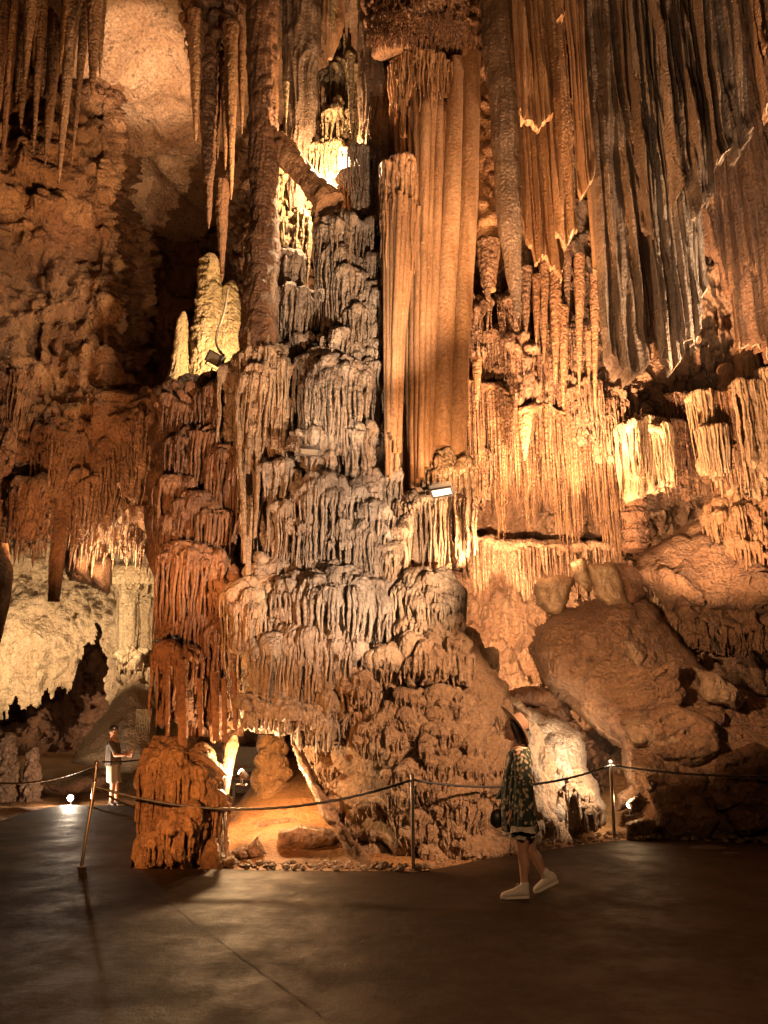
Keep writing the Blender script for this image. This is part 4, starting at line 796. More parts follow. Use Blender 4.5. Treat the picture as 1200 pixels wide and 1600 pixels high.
# more slender stalactites in the bright middle right
MG = 'stalactites in front of the bright right wall'
names = ['slender', 'knobbly', 'rust', 'thin', 'stubby', 'tapering', 'twisted', 'short', 'thick', 'pale', 'dull', 'ragged', 'bumpy', 'fine', 'blunt', 'ribbed', 'crusty', 'brown', 'golden', 'amber', 'crooked', 'smooth', 'dim', 'speckled']
for k, (px, a, b, w) in enumerate([(762, 380, 470, 34), (850, 380, 560, 18), (868, 400, 600, 22), (886, 380, 520, 14), (905, 400, 610, 18), (838, 430, 540, 14), (822, 420, 520, 20), (930, 430, 640, 16), (880, 480, 640, 18), (860, 560, 690, 10), (745, 560, 640, 16), (820, 640, 720, 24), (955, 500, 590, 14), (920, 520, 600, 12)]):
    ref = 'tip level with the floodlit pedestal' if b > 650 else ('just below the broad orange drapery' if px < 870 and b < 560 else 'below the long narrow drapery')
    stalactite(px, a, b, w, 13.4 + .1 * (k % 5), ORANGE if k % 3 else WALLR, f'{names[k]} orange stalactite {ref}, number {k + 1} across is nearest column {px}' if False else f'{names[k]} orange stalactite {ref}', MG, rough_=.08, fl=.05)
WG = 'flowstone lobes on the bright right wall'
wl = [(770, 505, 590, 54, 'under the rough orange column'), (812, 520, 620, 46, 'under the tip of the long grey brown stalactite'), (846, 548, 640, 50, 'under the broad orange drapery'), (884, 560, 650, 44, 'left of the broad grey drapery foot'), (918, 585, 690, 54, 'under the broad grey drapery foot'), (960, 600, 690, 60, 'touching the bright square ended comb'), (742, 455, 560, 40, 'beside the giant orange column'), (800, 450, 540, 40, 'behind the long stalactite tip'), (862, 470, 560, 44, 'behind the thin stalactites'), (905, 500, 600, 40, 'behind the hooked drapery'), (940, 640, 740, 46, 'left of the bright square ended comb'), (752, 700, 800, 44, 'level with the floodlit pedestal')]
for x, a, b, w, ref in wl:
    mb = MB(); tier(mb, x, a, b, w, 14.0 - .2 * math.sin(x), .8, dome=.8, fl=.11, f=8, jag=.5, cones=16, seed=x * 1.1, lump=.12, res=.02); tag(link('flowstone_lobe', mb, WALLR, org=P(x, a, 14.0)), 'fringed orange flowstone lobe ' + ref, 'flowstone lobe', WG)
# fringed ledges (each ledge a thing with its rim and its hanging fringe)
def ledge(label, pts, Y, depth, L, mat, n, cat='stalactite ledge', wr=(.02, .05), back=.4, seed=0, name='fringed_ledge'):
    t = thing(name, label, cat, P(*pts[0], Y)); mb = MB()
    q = []
    for i in range(len(pts) - 1):
        for s in np.linspace(0, 1, 30, endpoint=False): q.append((pts[i][0] * (1 - s) + pts[i + 1][0] * s, pts[i][1] * (1 - s) + pts[i + 1][1] * s))
    q = np.array(q); h = 10
    C = Pv(q[:, 0], q[:, 1], np.full(len(q), Y)).astype(np.float32); th = np.linspace(-.5 * math.pi, 1.5 * math.pi, 28, endpoint=False)
    V = np.stack([np.stack([C[:, 0] + 0 * a, C[:, 1] + depth * .5 * (1 - math.cos(a)) - depth * .5 + depth * .5, C[:, 2] + .16 * math.sin(a)], -1) for a in th], 1).astype(np.float32)
    for j, a in enumerate(th): V[:, j, 1] = C[:, 1] + depth * .5 - depth * .5 * math.cos(a)
    N = gnorm(V, True); c = V.mean(1, keepdims=True); N = N * np.sign(np.sum((V - c) * N, -1, keepdims=True)); V = V + N * (.10 * rough(V * 1.6, seed) + .10 * (billow(V * 2.5 + seed) - .5))[..., None]
    mb.add(V, grid_faces(len(q), 28, True)); link('rim', mb, mat, t)
    mb = MB()
    for _ in range(n):
        i = rr.randrange(len(q)); p = C[i] + np.array([rr.uniform(-.03, .03), rr.uniform(0, depth * .8), -.06])
        spike(mb, p, L * rr.uniform(.35, 1) * (1 + .3 * math.sin(i * .21 + seed)), rr.uniform(*wr), nt=7, nr=8)
    o = link('fringe', mb, mat, t); o['kind'] = 'stuff'
    return t
ledge('sloping orange ledge with a dark fringe, right beside the giant orange column', [(728, 592), (770, 602), (806, 622)], 14.0, .7, 2.4, WALL, 300, wr=(.015, .04))
ledge('long low fringe of fine dark stalactites across the bright right wall', [(806, 640), (850, 632), (890, 650), (930, 672), (975, 690)], 14.2, 1.0, 1.5, WALL, 700, wr=(.013, .035))
ledge('second fringe of fine stalactites lower on the bright right wall', [(728, 640), (790, 668), (850, 690), (920, 722), (985, 740)], 14.9, 1.0, 1.5, WALL, 800, wr=(.013, .035), seed=4)
ledge('short fringe above the pale broken slabs', [(728, 838), (800, 850), (880, 852), (960, 850)], 15.6, 1.0, .85, WALLR, 420, wr=(.015, .035), seed=6)
ledge('faint upper fringe of thin stalactites under the rough orange wall', [(800, 560), (850, 572), (905, 590), (960, 610)], 14.4, .6, 1.0, WALLR, 200, wr=(.015, .035), seed=8)
# the big combs at the right
BC = rockmat('comb_flowstone', (.56, .38, .22), (.48, .30, .16), (.30, .18, .09), bump=.7)
for k, (lb, lst, mt) in enumerate([
    ('bright comb of long square ended stalactites lit from below', [(1012, 648, 770, 78, 13.3), (990, 655, 750, 34, 13.2), (1036, 660, 765, 36, 13.2)], BC),
    ('dark pitted comb of stalactites between the bright comb and the dull cream one', [(1074, 612, 775, 56, 13.5), (1060, 655, 760, 36, 13.3), (1088, 640, 750, 36, 13.4)], WALL),
    ('dull cream pleated comb with a stepped face', [(1108, 606, 740, 56, 13.0), (1118, 660, 750, 44, 12.8)], BC),
    ('orange pleated comb between the dull cream one and the right edge', [(1150, 604, 756, 70, 12.9), (1136, 700, 790, 50, 13.3), (1164, 690, 765, 50, 12.9)], ORANGE),
    ('tall pleated comb of parallel pipes cut by the right edge', [(1190, 590, 740, 70, 12.6), (1235, 570, 740, 80, 12.4), (1180, 700, 780, 90, 12.9)], BC)]):
    t = thing('stalactite_comb', lb, 'stalactite comb', P(lst[0][0], lst[0][1], lst[0][4]), 'big combs at the right')
    for x, a, b, w, Y in lst:
        mb = MB(); tier(mb, x, a, b, w, Y, .8, dome=.2, flare=-.06, fl=.10, f=5.5, lump=.05, jag=.3, cones=16, seed=k * 5 + x, res=.02); link('pipes', mb, mt, t)
column('cave_column', 'stubby orange column with stacked bulges above the dull cream comb', [(1135, 570, 30, 13.8), (1137, 600, 30, 13.7), (1136, 615, 34, 13.7)], ORANGE, fl=.04, f=6, ro=.05, step=.5, seed=3)
column('cave_column', 'pleated orange column above the orange comb, near the right edge', [(1166, 535, 36, 13.6), (1168, 612, 38, 13.5)], ORANGE, fl=.1, f=6, ro=.04, seed=8)
column('cave_column', 'dark stacked column in the shade under the bright comb', [(992, 770, 36, 15.0), (990, 810, 40, 15), (994, 860, 44, 14.9)], BROWN, fl=.05, f=5, ro=.05, step=.6, rib=.1, seed=5)
# boulders at the right
BED = np.array([[.9, .2, 1.6], [.2, .9, .6], [-.7, -.3, 4.2]], np.float32).T
bd = lambda a=.26, b=.17, c=.08: (lambda V, X, Y: a * .5 * (np.abs(noise(V * np.array([.9, .9, 1.3], np.float32) + 3)) * 2.2 - .4) + b * 1.3 * fbm(V * np.array([1.1, 1.1, 2.0], np.float32), 7, 2.1, .56) + c * .8 * (billow(V * 6) - .4) + c * 2.2 * (billow((V + .2 * noise(V * 1.3)[..., None]) @ BED) - .4) + a * 1.9 * blocks(V, 1.0, 60, int(a * 100)) + a * .5 * blocks(V, 4.0, 160, 5))
def rock(lb, poly, Y, bulge, slope, edge, mat=SLAB, disp=None, seed=0, facet=.25, thick=1.2, cat='boulder', name='boulder', step=2.6):
    mb = MB(); boulder(mb, poly, Y, bulge, slope, edge, thick, step, disp or bd(), seed, facet); x = sum(a for a, b in poly) / len(poly); y = max(b for a, b in poly)
    return tag(link(name, mb, mat, org=P(x, y, Y)), lb, cat)
rock('huge orange brown boulder with a domed smooth face right of the dark hollow', [(838, 985), (868, 960), (900, 948), (940, 930), (985, 925), (1030, 955), (1062, 1000), (1110, 1050), (1180, 1085), (1290, 1100), (1290, 1180), (1130, 1180), (1010, 1190), (960, 1160), (905, 1120), (850, 1070), (826, 1020)], 13.2, 1.2, (0, -.35), 90, seed=1, facet=.15)
rock('dark lower mass of the boulder pile, meeting the walkway under the right rope', [(945, 1120), (1000, 1130), (1100, 1120), (1300, 1110), (1300, 1335), (1120, 1332), (1010, 1322), (1000, 1290), (985, 1240), (970, 1170)], 12.2, .8, (0, -.35), 60, seed=2, disp=bd(.35, .16, .06), facet=.3)
rock('pale broken slab leaning at the left end of the boulder pile', [(836, 905), (872, 900), (896, 905), (890, 930), (880, 968), (855, 960), (838, 945)], 13.4, .35, (.3, 0), 14, BC, bd(.08, .05, .03), 3, .1, .5, 'rock slab', 'rock_slab')
rock('thin upright splinter of rock between two pale slabs', [(896, 882), (910, 876), (925, 905), (926, 925), (914, 928), (900, 905)], 12.9, .2, (.2, 0), 8, BC, bd(.05, .04, .02), 4, .05, .3, 'rock slab', 'rock_slab')
rock('broad pale slab standing on top of the boulder pile', [(918, 882), (958, 880), (972, 905), (985, 945), (950, 950), (928, 930)], 13.1, .35, (.3, 0), 12, BC, bd(.08, .05, .03), 5, .1, .5, 'rock slab', 'rock_slab')
rock('small dark wedge of rock beside the broad pale slab', [(955, 880), (985, 876), (1000, 890), (1010, 930), (985, 945), (970, 910)], 13.3, .35, (.3, 0), 12, BROWN, bd(.1, .06, .04), 6, .15, .5)
rock('tall wedge shaped pale flake leaning on the huge boulder', [(972, 1000), (990, 1004), (1012, 1022), (1006, 1048), (995, 1058), (984, 1030)], 12.2, .22, (0, 0), 8, MOUND, bd(.05, .04, .02), 7, .1, .3, 'rock slab', 'rock_slab')
rock('dark rounded hill of rock under the right combs', [(975, 900), (1000, 868), (1040, 840), (1090, 812), (1130, 812), (1165, 850), (1300, 880), (1300, 960), (1120, 960), (1050, 960), (1010, 930)], 14.6, 1.2, (0, -.6), 50, seed=8, disp=bd(.3, .12, .05), facet=.4)
t = thing('flowstone_mound', 'pale pleated flowstone cascade glowing between the rounded hill and the black stand', 'rock mound', P(1050, 975, 14))
for x, a, b, w, Y in [(1040, 880, 962, 76, 13.9), (1018, 885, 955, 40, 13.8), (1066, 895, 960, 56, 13.8), (1100, 905, 955, 60, 13.9)]:
    mb = MB(); tier(mb, x, a, b, w, Y, .8, dome=.5, fl=.12, f=6, jag=.15, cones=8, seed=x * 1.0); link('tier', mb, BC, t)
t = thing('flowstone_mound', 'low grey brown mound of flowstone beside the black stand', 'rock mound', P(1110, 1010, 13.6))
for x, a, b, w, Y in [(1085, 935, 1000, 110, 13.5), (1150, 930, 1010, 110, 13.4), (1120, 965, 1020, 100, 13.2), (1190, 950, 1015, 80, 13.2), (1060, 960, 1010, 60, 13.5)]:
    mb = MB(); tier(mb, x, a, b, w, Y, .8, dome=.6, fl=.07, f=5, jag=.15, cones=6, seed=x * 1.0, lump=.14); link('tier', mb, SLAB, t)
t = thing('flowstone_mound', 'orange ledge with short pleats at the right edge under the big combs', 'rock mound', P(1160, 860, 13.4))
for x, a, b, w, Y in [(1180, 760, 850, 110, 13.0), (1150, 780, 850, 60, 13.2), (1190, 840, 900, 80, 13.1)]:
    mb = MB(); tier(mb, x, a, b, w, Y, .8, dome=.5, fl=.12, f=6, jag=.4, cones=10, seed=x * 1.0, lump=.14); link('tier', mb, ORANGE, t)
for lb, poly, Y, mt in [
    ('angular tan block low in the boulder pile, above the right rope', [(1010, 1110), (1060, 1098), (1120, 1130), (1130, 1180), (1080, 1200), (1020, 1180)], 11.7, SLAB),
    ('layered ledge of rock across the middle of the boulder pile', [(968, 1128), (1000, 1116), (1050, 1136), (1078, 1160), (1040, 1178), (985, 1162)], 11.7, MOUND),
    ('broken orange block under the layered ledge', [(985, 1172), (1020, 1165), (1050, 1200), (1044, 1236), (1012, 1240), (990, 1215)], 11.6, SLAB),
    ('jagged dark block at the lower right edge', [(1120, 1180), (1180, 1160), (1240, 1200), (1230, 1290), (1160, 1300), (1118, 1250)], 11.3, BROWN),
    ('wedge of pale rock on the right shoulder of the huge boulder', [(1080, 1040), (1120, 1050), (1170, 1090), (1150, 1110), (1100, 1095)], 11.9, MOUND),
    ('low broken rock where the boulder pile meets the walkway', [(1030, 1255), (1090, 1240), (1125, 1275), (1110, 1318), (1050, 1320), (1024, 1295)], 11.3, SLAB)]:
    rock(lb, poly, Y, .38, (0, -.2), 16, mt, bd(.22, .12, .06), Y * 7, .15, .6, step=2.0)
# pale cone behind the woman
cone = thing('flowstone_cone', 'brilliant white flowstone cone sloping down behind the woman, with small pleats at its foot', 'flowstone cone', P(890, 1300, 12) * [1, 1, 0])
mb = MB(); boulder(mb, [(800, 1100), (830, 1106), (870, 1124), (905, 1140), (918, 1162), (915, 1195), (930, 1230), (945, 1265), (940, 1300), (860, 1318), (800, 1318), (800, 1200), (796, 1140)], 12.4, .75, (.1, -.45), 46, 1.0, 2.2, lambda V, X, Y: .14 * (flute(V, 4, .8, 2) - .5) + .12 * (billow(V * 2.2) - .4) + .05 * fbm(V * 4), 9)
link('slope', mb, rockmat('white_flowstone', (.56, .45, .34), (.46, .32, .21), (.28, .17, .09), bump=1.2), cone)
for x, a, b, w, Y in [(840, 1245, 1315, 50, 11.4), (872, 1240, 1312, 44, 11.35), (905, 1225, 1300, 50, 11.3), (925, 1255, 1300, 36, 11.2), (858, 1275, 1318, 36, 11.1), (890, 1200, 1250, 40, 11.5)]:
    mb = MB(); tier(mb, x, a, b, w, Y, .8, dome=.8, fl=.07, f=8, jag=.3, cones=10, seed=x * 1.0); link('pleat', mb, MOUND, cone)
rock('dark jagged rocks in the hollow under the huge boulder', [(770, 1085), (820, 1070), (880, 1085), (900, 1130), (940, 1180), (950, 1260), (920, 1200), (870, 1130), (800, 1110)], 13.8, .5, (0, 0), 20, BROWN, bd(.3, .2, .1), 10, .3)
for lb, poly, Y in [('orange lit stone with a sharp top beside the rightmost rope post', [(962, 1240), (985, 1220), (1000, 1228), (1008, 1250), (985, 1262), (965, 1270)], 11.9), ('small dark stone in front of the little lamp among the rocks', [(978, 1250), (998, 1240), (1010, 1255), (1000, 1270), (982, 1272)], 11.3), ('flat low stone at the walkway edge right of the rightmost rope post', [(975, 1285), (1010, 1276), (1030, 1290), (1020, 1305), (980, 1306)], 11.1)]:
    rock(lb, poly, Y, .18, (0, 0), 8, SLAB, bd(.05, .04, .02), Y, .08, .3, 'stone', 'stone', 2.0)
# little columns in the recess
for px, a, b, w, lb in [(750, 1022, 1082, 10, 'small lit stalagmite in the bright recess, left of its twin'), (762, 1030, 1085, 9, 'thin lit stalagmite in the bright recess, right of its twin')]:
    mb = MB(); shaft(mb, [(px, a, w * .6, 12.4), (px, b, w, 12.3)], 1, .014, .03, 8, 1, .02, rib=.03, seed=px); tag(link('stalagmite', mb, WALLR, org=P(px, b, 12.3)), lb, 'stalagmite')
# ------------------------------------------------------------------ inside the arch
t = thing('cave_column', 'knobbly amber column standing inside the lit arch', 'cave column', P(428, 1290, 11.8))
mb = MB(); shaft(mb, [(425, 1148, 40, 12.3), (424, 1190, 50, 12.2), (424, 1240, 52, 12.1), (432, 1262, 56, 12.0)], .9, .018, .05, 6, 1, .06, .14, 4, seed=77); link('body', mb, rockmat('amber_flowstone', (.48, .28, .12), (.38, .2, .08), (.2, .1, .04)), t)
for lb, poly, Y in [('rounded pale stone inside the arch near the mound', [(440, 1300), (470, 1288), (510, 1290), (530, 1305), (520, 1325), (470, 1330), (432, 1326)], 10.4), ('small pointed pale stone on the sand under the arch', [(388, 1322), (402, 1306), (418, 1334), (400, 1342), (386, 1338)], 10.0), ('low pale stone left of the pointed one on the sand', [(362, 1330), (380, 1316), (390, 1338), (372, 1344)], 9.9), ('flat grey stone at the foot of the squat pillar', [(344, 1340), (368, 1335), (374, 1350), (350, 1356)], 9.3), ('cracked rock step across the back of the arch', [(350, 1300), (400, 1282), (450, 1276), (470, 1290), (440, 1312), (380, 1322), (350, 1325)], 11.2)]:
    rock(lb, poly, Y, .2, (0, 0), 10, WALLR, bd(.06, .05, .02), Y, .1, .3, 'stone', 'stone', 2.0)
mb = MB(); boulder(mb, [(452, 1158), (466, 1165), (485, 1195), (505, 1235), (535, 1280), (580, 1345), (590, 1366), (566, 1366), (530, 1320), (502, 1275), (474, 1215)], 10.3, .25, (0, -.38), 14, .8, 2.0, lambda V, X, Y: .09 * (billow(V * 4) - .4) + .05 * fbm(V * 5), 4, .1)
link('arch_rim', mb, WALLR, mound)

# rubble and grit where the rock meets the walkway
mb = MB(); gg = random.Random(8)
for _ in range(520):
    k = gg.uniform(0, 1); px = gg.choice((gg.uniform(352, 600), gg.uniform(560, 960), gg.uniform(960, 1250), gg.uniform(560, 960))); py = float(np.interp(px, [352, 650, 702, 760, 860, 960, 1060, 1200, 1260], [1357, 1360, 1352, 1340, 1325, 1311, 1311, 1318, 1322])) - gg.uniform(-2, 9)
    x, y = G(px, py); r = gg.uniform(.008, .05) ** 1.0 * (1 if gg.random() < .4 else .45); n = 7; th_ = np.linspace(0, 2 * math.pi, n, endpoint=False); V = []
    for i, (a, z) in enumerate(((.55, -.1), (1, .25), (.85, .7), (.3, 1.0))): V.append([(x + r * a * gg.uniform(.75, 1.25) * math.cos(t), y + r * a * gg.uniform(.75, 1.25) * math.sin(t), .0 + r * z * 1.1 - (.05 if py < 0 else 0)) for t in th_])
    V = np.array(V); mb.add(V, grid_faces(4, n, True)); mb.add(np.vstack([V[-1], V[-1].mean(0)]), np.stack([np.arange(n), (np.arange(n) + 1) % n, np.full(n, n)], 1))
tag(link('gravel', mb, MOUND, smooth=False), 'loose rubble and grit along the edge of the walkway', 'gravel', kind='stuff')
# ================================================================== fixtures, ropes, people
STEEL = plain('brushed_steel', (.50, .42, .33), .32, 1.0, noise_amt=.1)
DMET = plain('dark_metal', (.06, .05, .045), .45, .6)
GMET = plain('grey_metal', (.22, .19, .16), .45, .4)
GLASSOFF = plain('lamp_glass', (.16, .13, .09), .15)
GLOW = plain('lamp_glow', (1, .85, .6), .4, emit=45, ecol=(1, .80, .52), noise_amt=0)
SOFTGLOW = plain('lit_lamp_face', (.8, .7, .6), .3, emit=.7, ecol=(1, .80, .62), noise_amt=.05)
ROPE = plain('black_rope', (.025, .022, .02), .6)
ROPEP = plain('pale_rope', (.22, .17, .12), .6)
from mathutils import Euler
def flood(label, px, py, Y, w, h, d, rot, glass, glow=None):
    """w,h: face size in m; face looks along local -Y"""
    c = P(px, py, Y); t = thing('floodlight', label, 'floodlight', c); E = Euler(rot)
    M = np.array(E.to_matrix())
    def loc(v): return c + M @ np.array(v)
    mb = MB(); box(mb, c, (w, d, h), E); 
    for k in range(5): box(mb, loc((0, d * .5 + .02, -h * .35 + k * h * .175)), (w * .8, .04, h * .05), E)
    link('housing', mb, GMET, t, smooth=False)
    mb = MB(); box(mb, loc((0, -d * .5 - .004, 0)), (w * .86, .012, h * .8), E); link('glass', mb, glass, t, smooth=False)
    mb = MB()
    for a, b, s1, s2 in ((0, h * .46, w, h * .08), (0, -h * .46, w, h * .08), (w * .47, 0, w * .06, h * .84), (-w * .47, 0, w * .06, h * .84)): box(mb, loc((a, -d * .5 - .012, b)), (s1, .03, s2), E)
    link('bezel', mb, DMET, t, smooth=False)
    mb = MB()
    for s in (-1, 1): box(mb, loc((s * (w * .5 + .012), .02, -h * .3)), (.012, .03, h * .9), E)
    box(mb, loc((0, .02, -h * .77)), (w + .036, .03, .012), E); tube(mb, [loc((0, .02, -h * .77)), loc((0, .06, -h * .77 - .16))], .014, 8); link('bracket', mb, DMET, t, smooth=False)
    return t
flood('tilted square floodlight on the rock beside the yellow stalagmite', 337, 561, 11.3, .27, .19, .10, (R(12), R(33), R(-14)), GLASSOFF)
flood('wide floodlight sitting in the middle of the grey stack', 484, 704, 10.25, .28, .10, .12, (R(35), R(3), R(6)), GLASSOFF)
flood('flat floodlight with a pale glowing face under the fluted column', 690, 765, 9.9, .29, .20, .06, (R(72), R(-6), R(-14)), SOFTGLOW)
for px, py, Y, lb, s in [(110, 1247, 15.45, 'small glaring floor lamp at the far edge of the walkway', .06), (377, 1207, 9.95, 'small lamp head inside the arch, turned to the glaring rock edge', .045), (984, 1257, 11.3, 'tiny lit lamp hidden among stones at the right', .05)]:
    c = P(px, py, Y); t = thing('spot_lamp', lb, 'lamp', c); dv = np.array([-.75, .35, .5]) if px == 377 else np.array([0, -1, 0.])
    mb = MB(); tube(mb, [c - dv * .12, c - dv * .03, c], [s * .7, s, s * 1.05], 20); link('housing', mb, DMET, t)
    mb = MB(); tube(mb, [c + dv * .004, c + dv * .018], [s * .92, s * .8], 20); link('lens', mb, GLOW, t)
    mb = MB(); tube(mb, [c + [0, .04, -s], c + [0, .04, -s - .09]], .012, 8); box(mb, c + [0, .04, -s - .10], (.12, .12, .015)); link('stand', mb, DMET, t)
mb = MB(); pts = [(356, 452), (352, 478), (346, 500), (339, 520), (338, 535), (343, 548), (350, 556)]
cs = [P(a, b, 13.1 - .2 * i) for i, (a, b) in enumerate(pts)]
tube(mb, smooth_pts(cs), .022, 8); tag(link('cable', mb, ROPEP, org=cs[0]), 'pale cable running down the rock to the tilted floodlight', 'cable')
mb = MB(); tube(mb, smooth_pts([P(352, 1215, 9.55), P(350, 1260, 9.5), P(352, 1300, 9.45), P(353, 1335, 9.4), P(358, 1352, 9.35)]), .018, 8); tag(link('cable', mb, GMET, org=P(352, 1215, 9.55)), 'grey conduit running down the squat pillar from the arch lamp', 'cable')
# rope posts
PG = 'rope posts along the walkway'
def post(base, top, r, label):
    b = np.array(base); tp = np.array(top); t = thing('rope_post', label, 'rope post', b, PG)
    mb = MB(); tube(mb, [b + [0, 0, .004], tp], r, 20); link('pole', mb, STEEL, t)
    mb = MB(); tube(mb, [b, b + [0, 0, .012]], r * 2.4, 24); link('base_plate', mb, STEEL, t)
    mb = MB(); tube(mb, [tp, tp + [0, 0, .012], tp + [0, 0, .03], tp + [0, 0, .036]], [r * 1.2, r * 1.25, r * .9, r * .3], 20); link('cap', mb, STEEL, t)
    mb = MB(); th = np.linspace(0, 2 * math.pi, 14); tube(mb, [tp + [0, r + .018 + .016 * math.sin(a) - .016, -.03 + .018 * math.cos(a)] for a in th], .005, 6); link('ring', mb, STEEL, t)
    return tp + [0, 0, -.03]
def gp(px, py): x, y = G(px, py); return np.array([x, y, 0.0])
b1 = gp(127, 1355); p1 = post(b1, P(148, 1224, b1[1]), .017, 'thin steel rope post leaning right, first from the left by the squat pillar')
b2 = gp(646, 1360); p2 = post(b2, P(644, 1214, b2[1]), .020, 'upright steel rope post in front of the lumpy mound')
b3 = gp(960, 1311); p3 = post(b3, P(954, 1192, b3[1]), .022, 'upright steel rope post in front of the dark hollow, right of the woman')
b4 = gp(143, 1262); p4 = post(b4, P(151, 1192, b4[1]), .032, 'brightly lit rope post far back beside the boy')
b5 = gp(1420, 1330); p5 = post(b5, P(1410, 1190, b5[1]), .02, 'rope post beyond the right edge')
def rope(a, b, sag, label, mat=ROPE, r=.0135, name='rope'):
    a = np.array(a); b = np.array(b); n = 90; s = np.linspace(0, 1, n)[:, None]; C = a + (b - a) * s; C[:, 2:3] -= 4 * sag * s * (1 - s)
    # twisted rope: strands wound round the line
    mb = MB(); V = []
    L = np.linalg.norm(b - a); m = int(L / .012); s = np.linspace(0, 1, m)[:, None]; C = a + (b - a) * s; C[:, 2:3] -= 4 * sag * s * (1 - s)
    d = (b - a) / L; u = np.cross(d, [0, 0, 1]); u /= np.linalg.norm(u); v = np.cross(u, d); th = np.linspace(0, 2 * math.pi, 12, endpoint=False)
    for i in range(m):
        rr_ = r * (1 + .16 * np.cos(3 * th + i * .55)); V.append(C[i] + rr_[:, None] * (np.cos(th)[:, None] * u + np.sin(th)[:, None] * v))
    mb.add(np.array(V), grid_faces(m, 12, True)); tag(link(name, mb, mat, org=a), label, 'rope', 'barrier ropes'); return C
rope(p1, p2, .27, 'black barrier rope sagging across the lit arch')
rope(p2, p3, .16, 'black barrier rope passing behind the woman')
rope(p3, p5, .14, 'black barrier rope running off the right edge')
rope(p1, P(262, 1262, 10.6), .10, 'second black rope looping back behind the squat pillar', r=.012)
rope(p4, P(-60, 1212, 15.5), .22, 'pale rope crossing the left background to the stalagmites', ROPEP, r=.018)
rope(p4 + [0, .3, .03], P(262, 1178, 17.5), .05, 'dark rope behind the boy', r=.014)
# stand in the dark hollow
st = thing('metal_stand', 'thin black metal stand with splayed legs on the right hill', 'stand', P(1118, 1018, 12.6))
mb = MB(); hub = P(1116, 992, 12.6)
tube(mb, [hub, P(1114, 974, 12.6)], .014, 8); link('pole', mb, DMET, st)
for a, b in ((1112, 1012), (1120, 1022), (1127, 1020)):
    mb = MB(); tube(mb, [hub, P(a, b, 12.6 + (a - 1119) * .02)], .013, 8); link('leg', mb, DMET, st)
mb = MB(); tube(mb, [P(1105, 971, 12.6), P(1122, 977, 12.5)], .012, 8); tube(mb, [P(1111, 1003, 12.55), P(1125, 1003, 12.55)], .01, 8); link('crossbar', mb, DMET, st)
# bench and panel deep inside the arch
be = thing('bench', 'grey wooden bench with a pale backrest deep inside the arch', 'bench', P(384, 1240, 14.3))
WD = plain('grey_wood', (.24, .20, .17), .7); WD2 = plain('brown_wood', (.20, .10, .06), .6)
mb = MB(); box(mb, P(384, 1186, 14.4), (.62, .05, .42)); link('backrest', mb, WD, be, smooth=False)
mb = MB(); box(mb, P(384, 1198, 14.3), (.66, .06, .04)); link('rail', mb, WD2, be, smooth=False)
mb = MB(); box(mb, P(386, 1215, 14.2), (.66, .35, .05)); link('seat', mb, WD2, be, smooth=False)
for s in (-1, 1): mb = MB(); box(mb, P(386 + s * 20, 1228, 14.2), (.05, .05, .4)); link('leg', mb, WD, be, smooth=False)
# drain marks on the right part of the walkway
GR = plain('drain_iron', (.05, .035, .025), .7)
for px, py, w, lb in [(1106, 1325, .42, 'oval dark drain cover in the walkway near the right edge'), (1142, 1334, .18, 'small dark drain cap beside the oval one')]:
    x, y = G(px, py); t = thing('drain_cover', lb, 'drain cover', (x, y, 0)); V = []
    for r, z in ((0, .006), (.9, .006), (1, .001)): V.append([(x + w * .5 * r * math.cos(a), y + w * .4 * r * math.sin(a), z) for a in np.linspace(0, 2 * math.pi, 32, endpoint=False)])
    mb = MB(); mb.add(V, grid_faces(3, 32, True)); link('plate', mb, GR, t)
    mb = MB(); tube(mb, [(x + w * .5 * math.cos(a), y + w * .4 * math.sin(a), .003) for a in np.linspace(0, 2 * math.pi, 33)], .008, 6); link('frame', mb, GR, t)
# ------------------------------------------------------------------ people
SKIN = plain('skin', (.50, .27, .17), .5, noise_amt=.06, nscale=14)
HAIR = plain('dark_hair', (.035, .02, .012), .5, noise_amt=.3, nscale=60)
def cap_tube(mb, pts, rs, n=14, ky=1.0):
    """closed tapering limb with rounded ends"""
    pts = [np.array(p, float) for p in pts]
    a, b = pts[0] - pts[1], pts[-1] - pts[-2]; a /= np.linalg.norm(a); b /= np.linalg.norm(b)
    P0 = [pts[0] + a * rs[0] * .85, pts[0] + a * rs[0] * .6] + pts + [pts[-1] + b * rs[-1] * .6, pts[-1] + b * rs[-1] * .85]
    tube(mb, P0, [rs[0] * .35, rs[0] * .75] + list(rs) + [rs[-1] * .75, rs[-1] * .35], n)
def ellipsoid(mb, c, r, M=None, n=24, m=16):
    th = np.linspace(0, 2 * math.pi, n, endpoint=False); ph = np.linspace(0.05, math.pi - .05, m)
    V = np.array([[(r[0] * math.sin(p) * math.cos(t), r[1] * math.sin(p) * math.sin(t), r[2] * math.cos(p)) for t in th] for p in ph])
    if M is not None: V = V @ np.array(M).T
    V = V + np.array(c); mb.add(V, grid_faces(m, n, True)[:, ::-1])
    for row, q in ((V[0], 1), (V[-1], -1)):
        F = np.stack([np.arange(n), (np.arange(n) + 1) % n, np.full(n, n)], 1); mb.add(np.vstack([row, row.mean(0)]), F if q > 0 else F[:, ::-1])
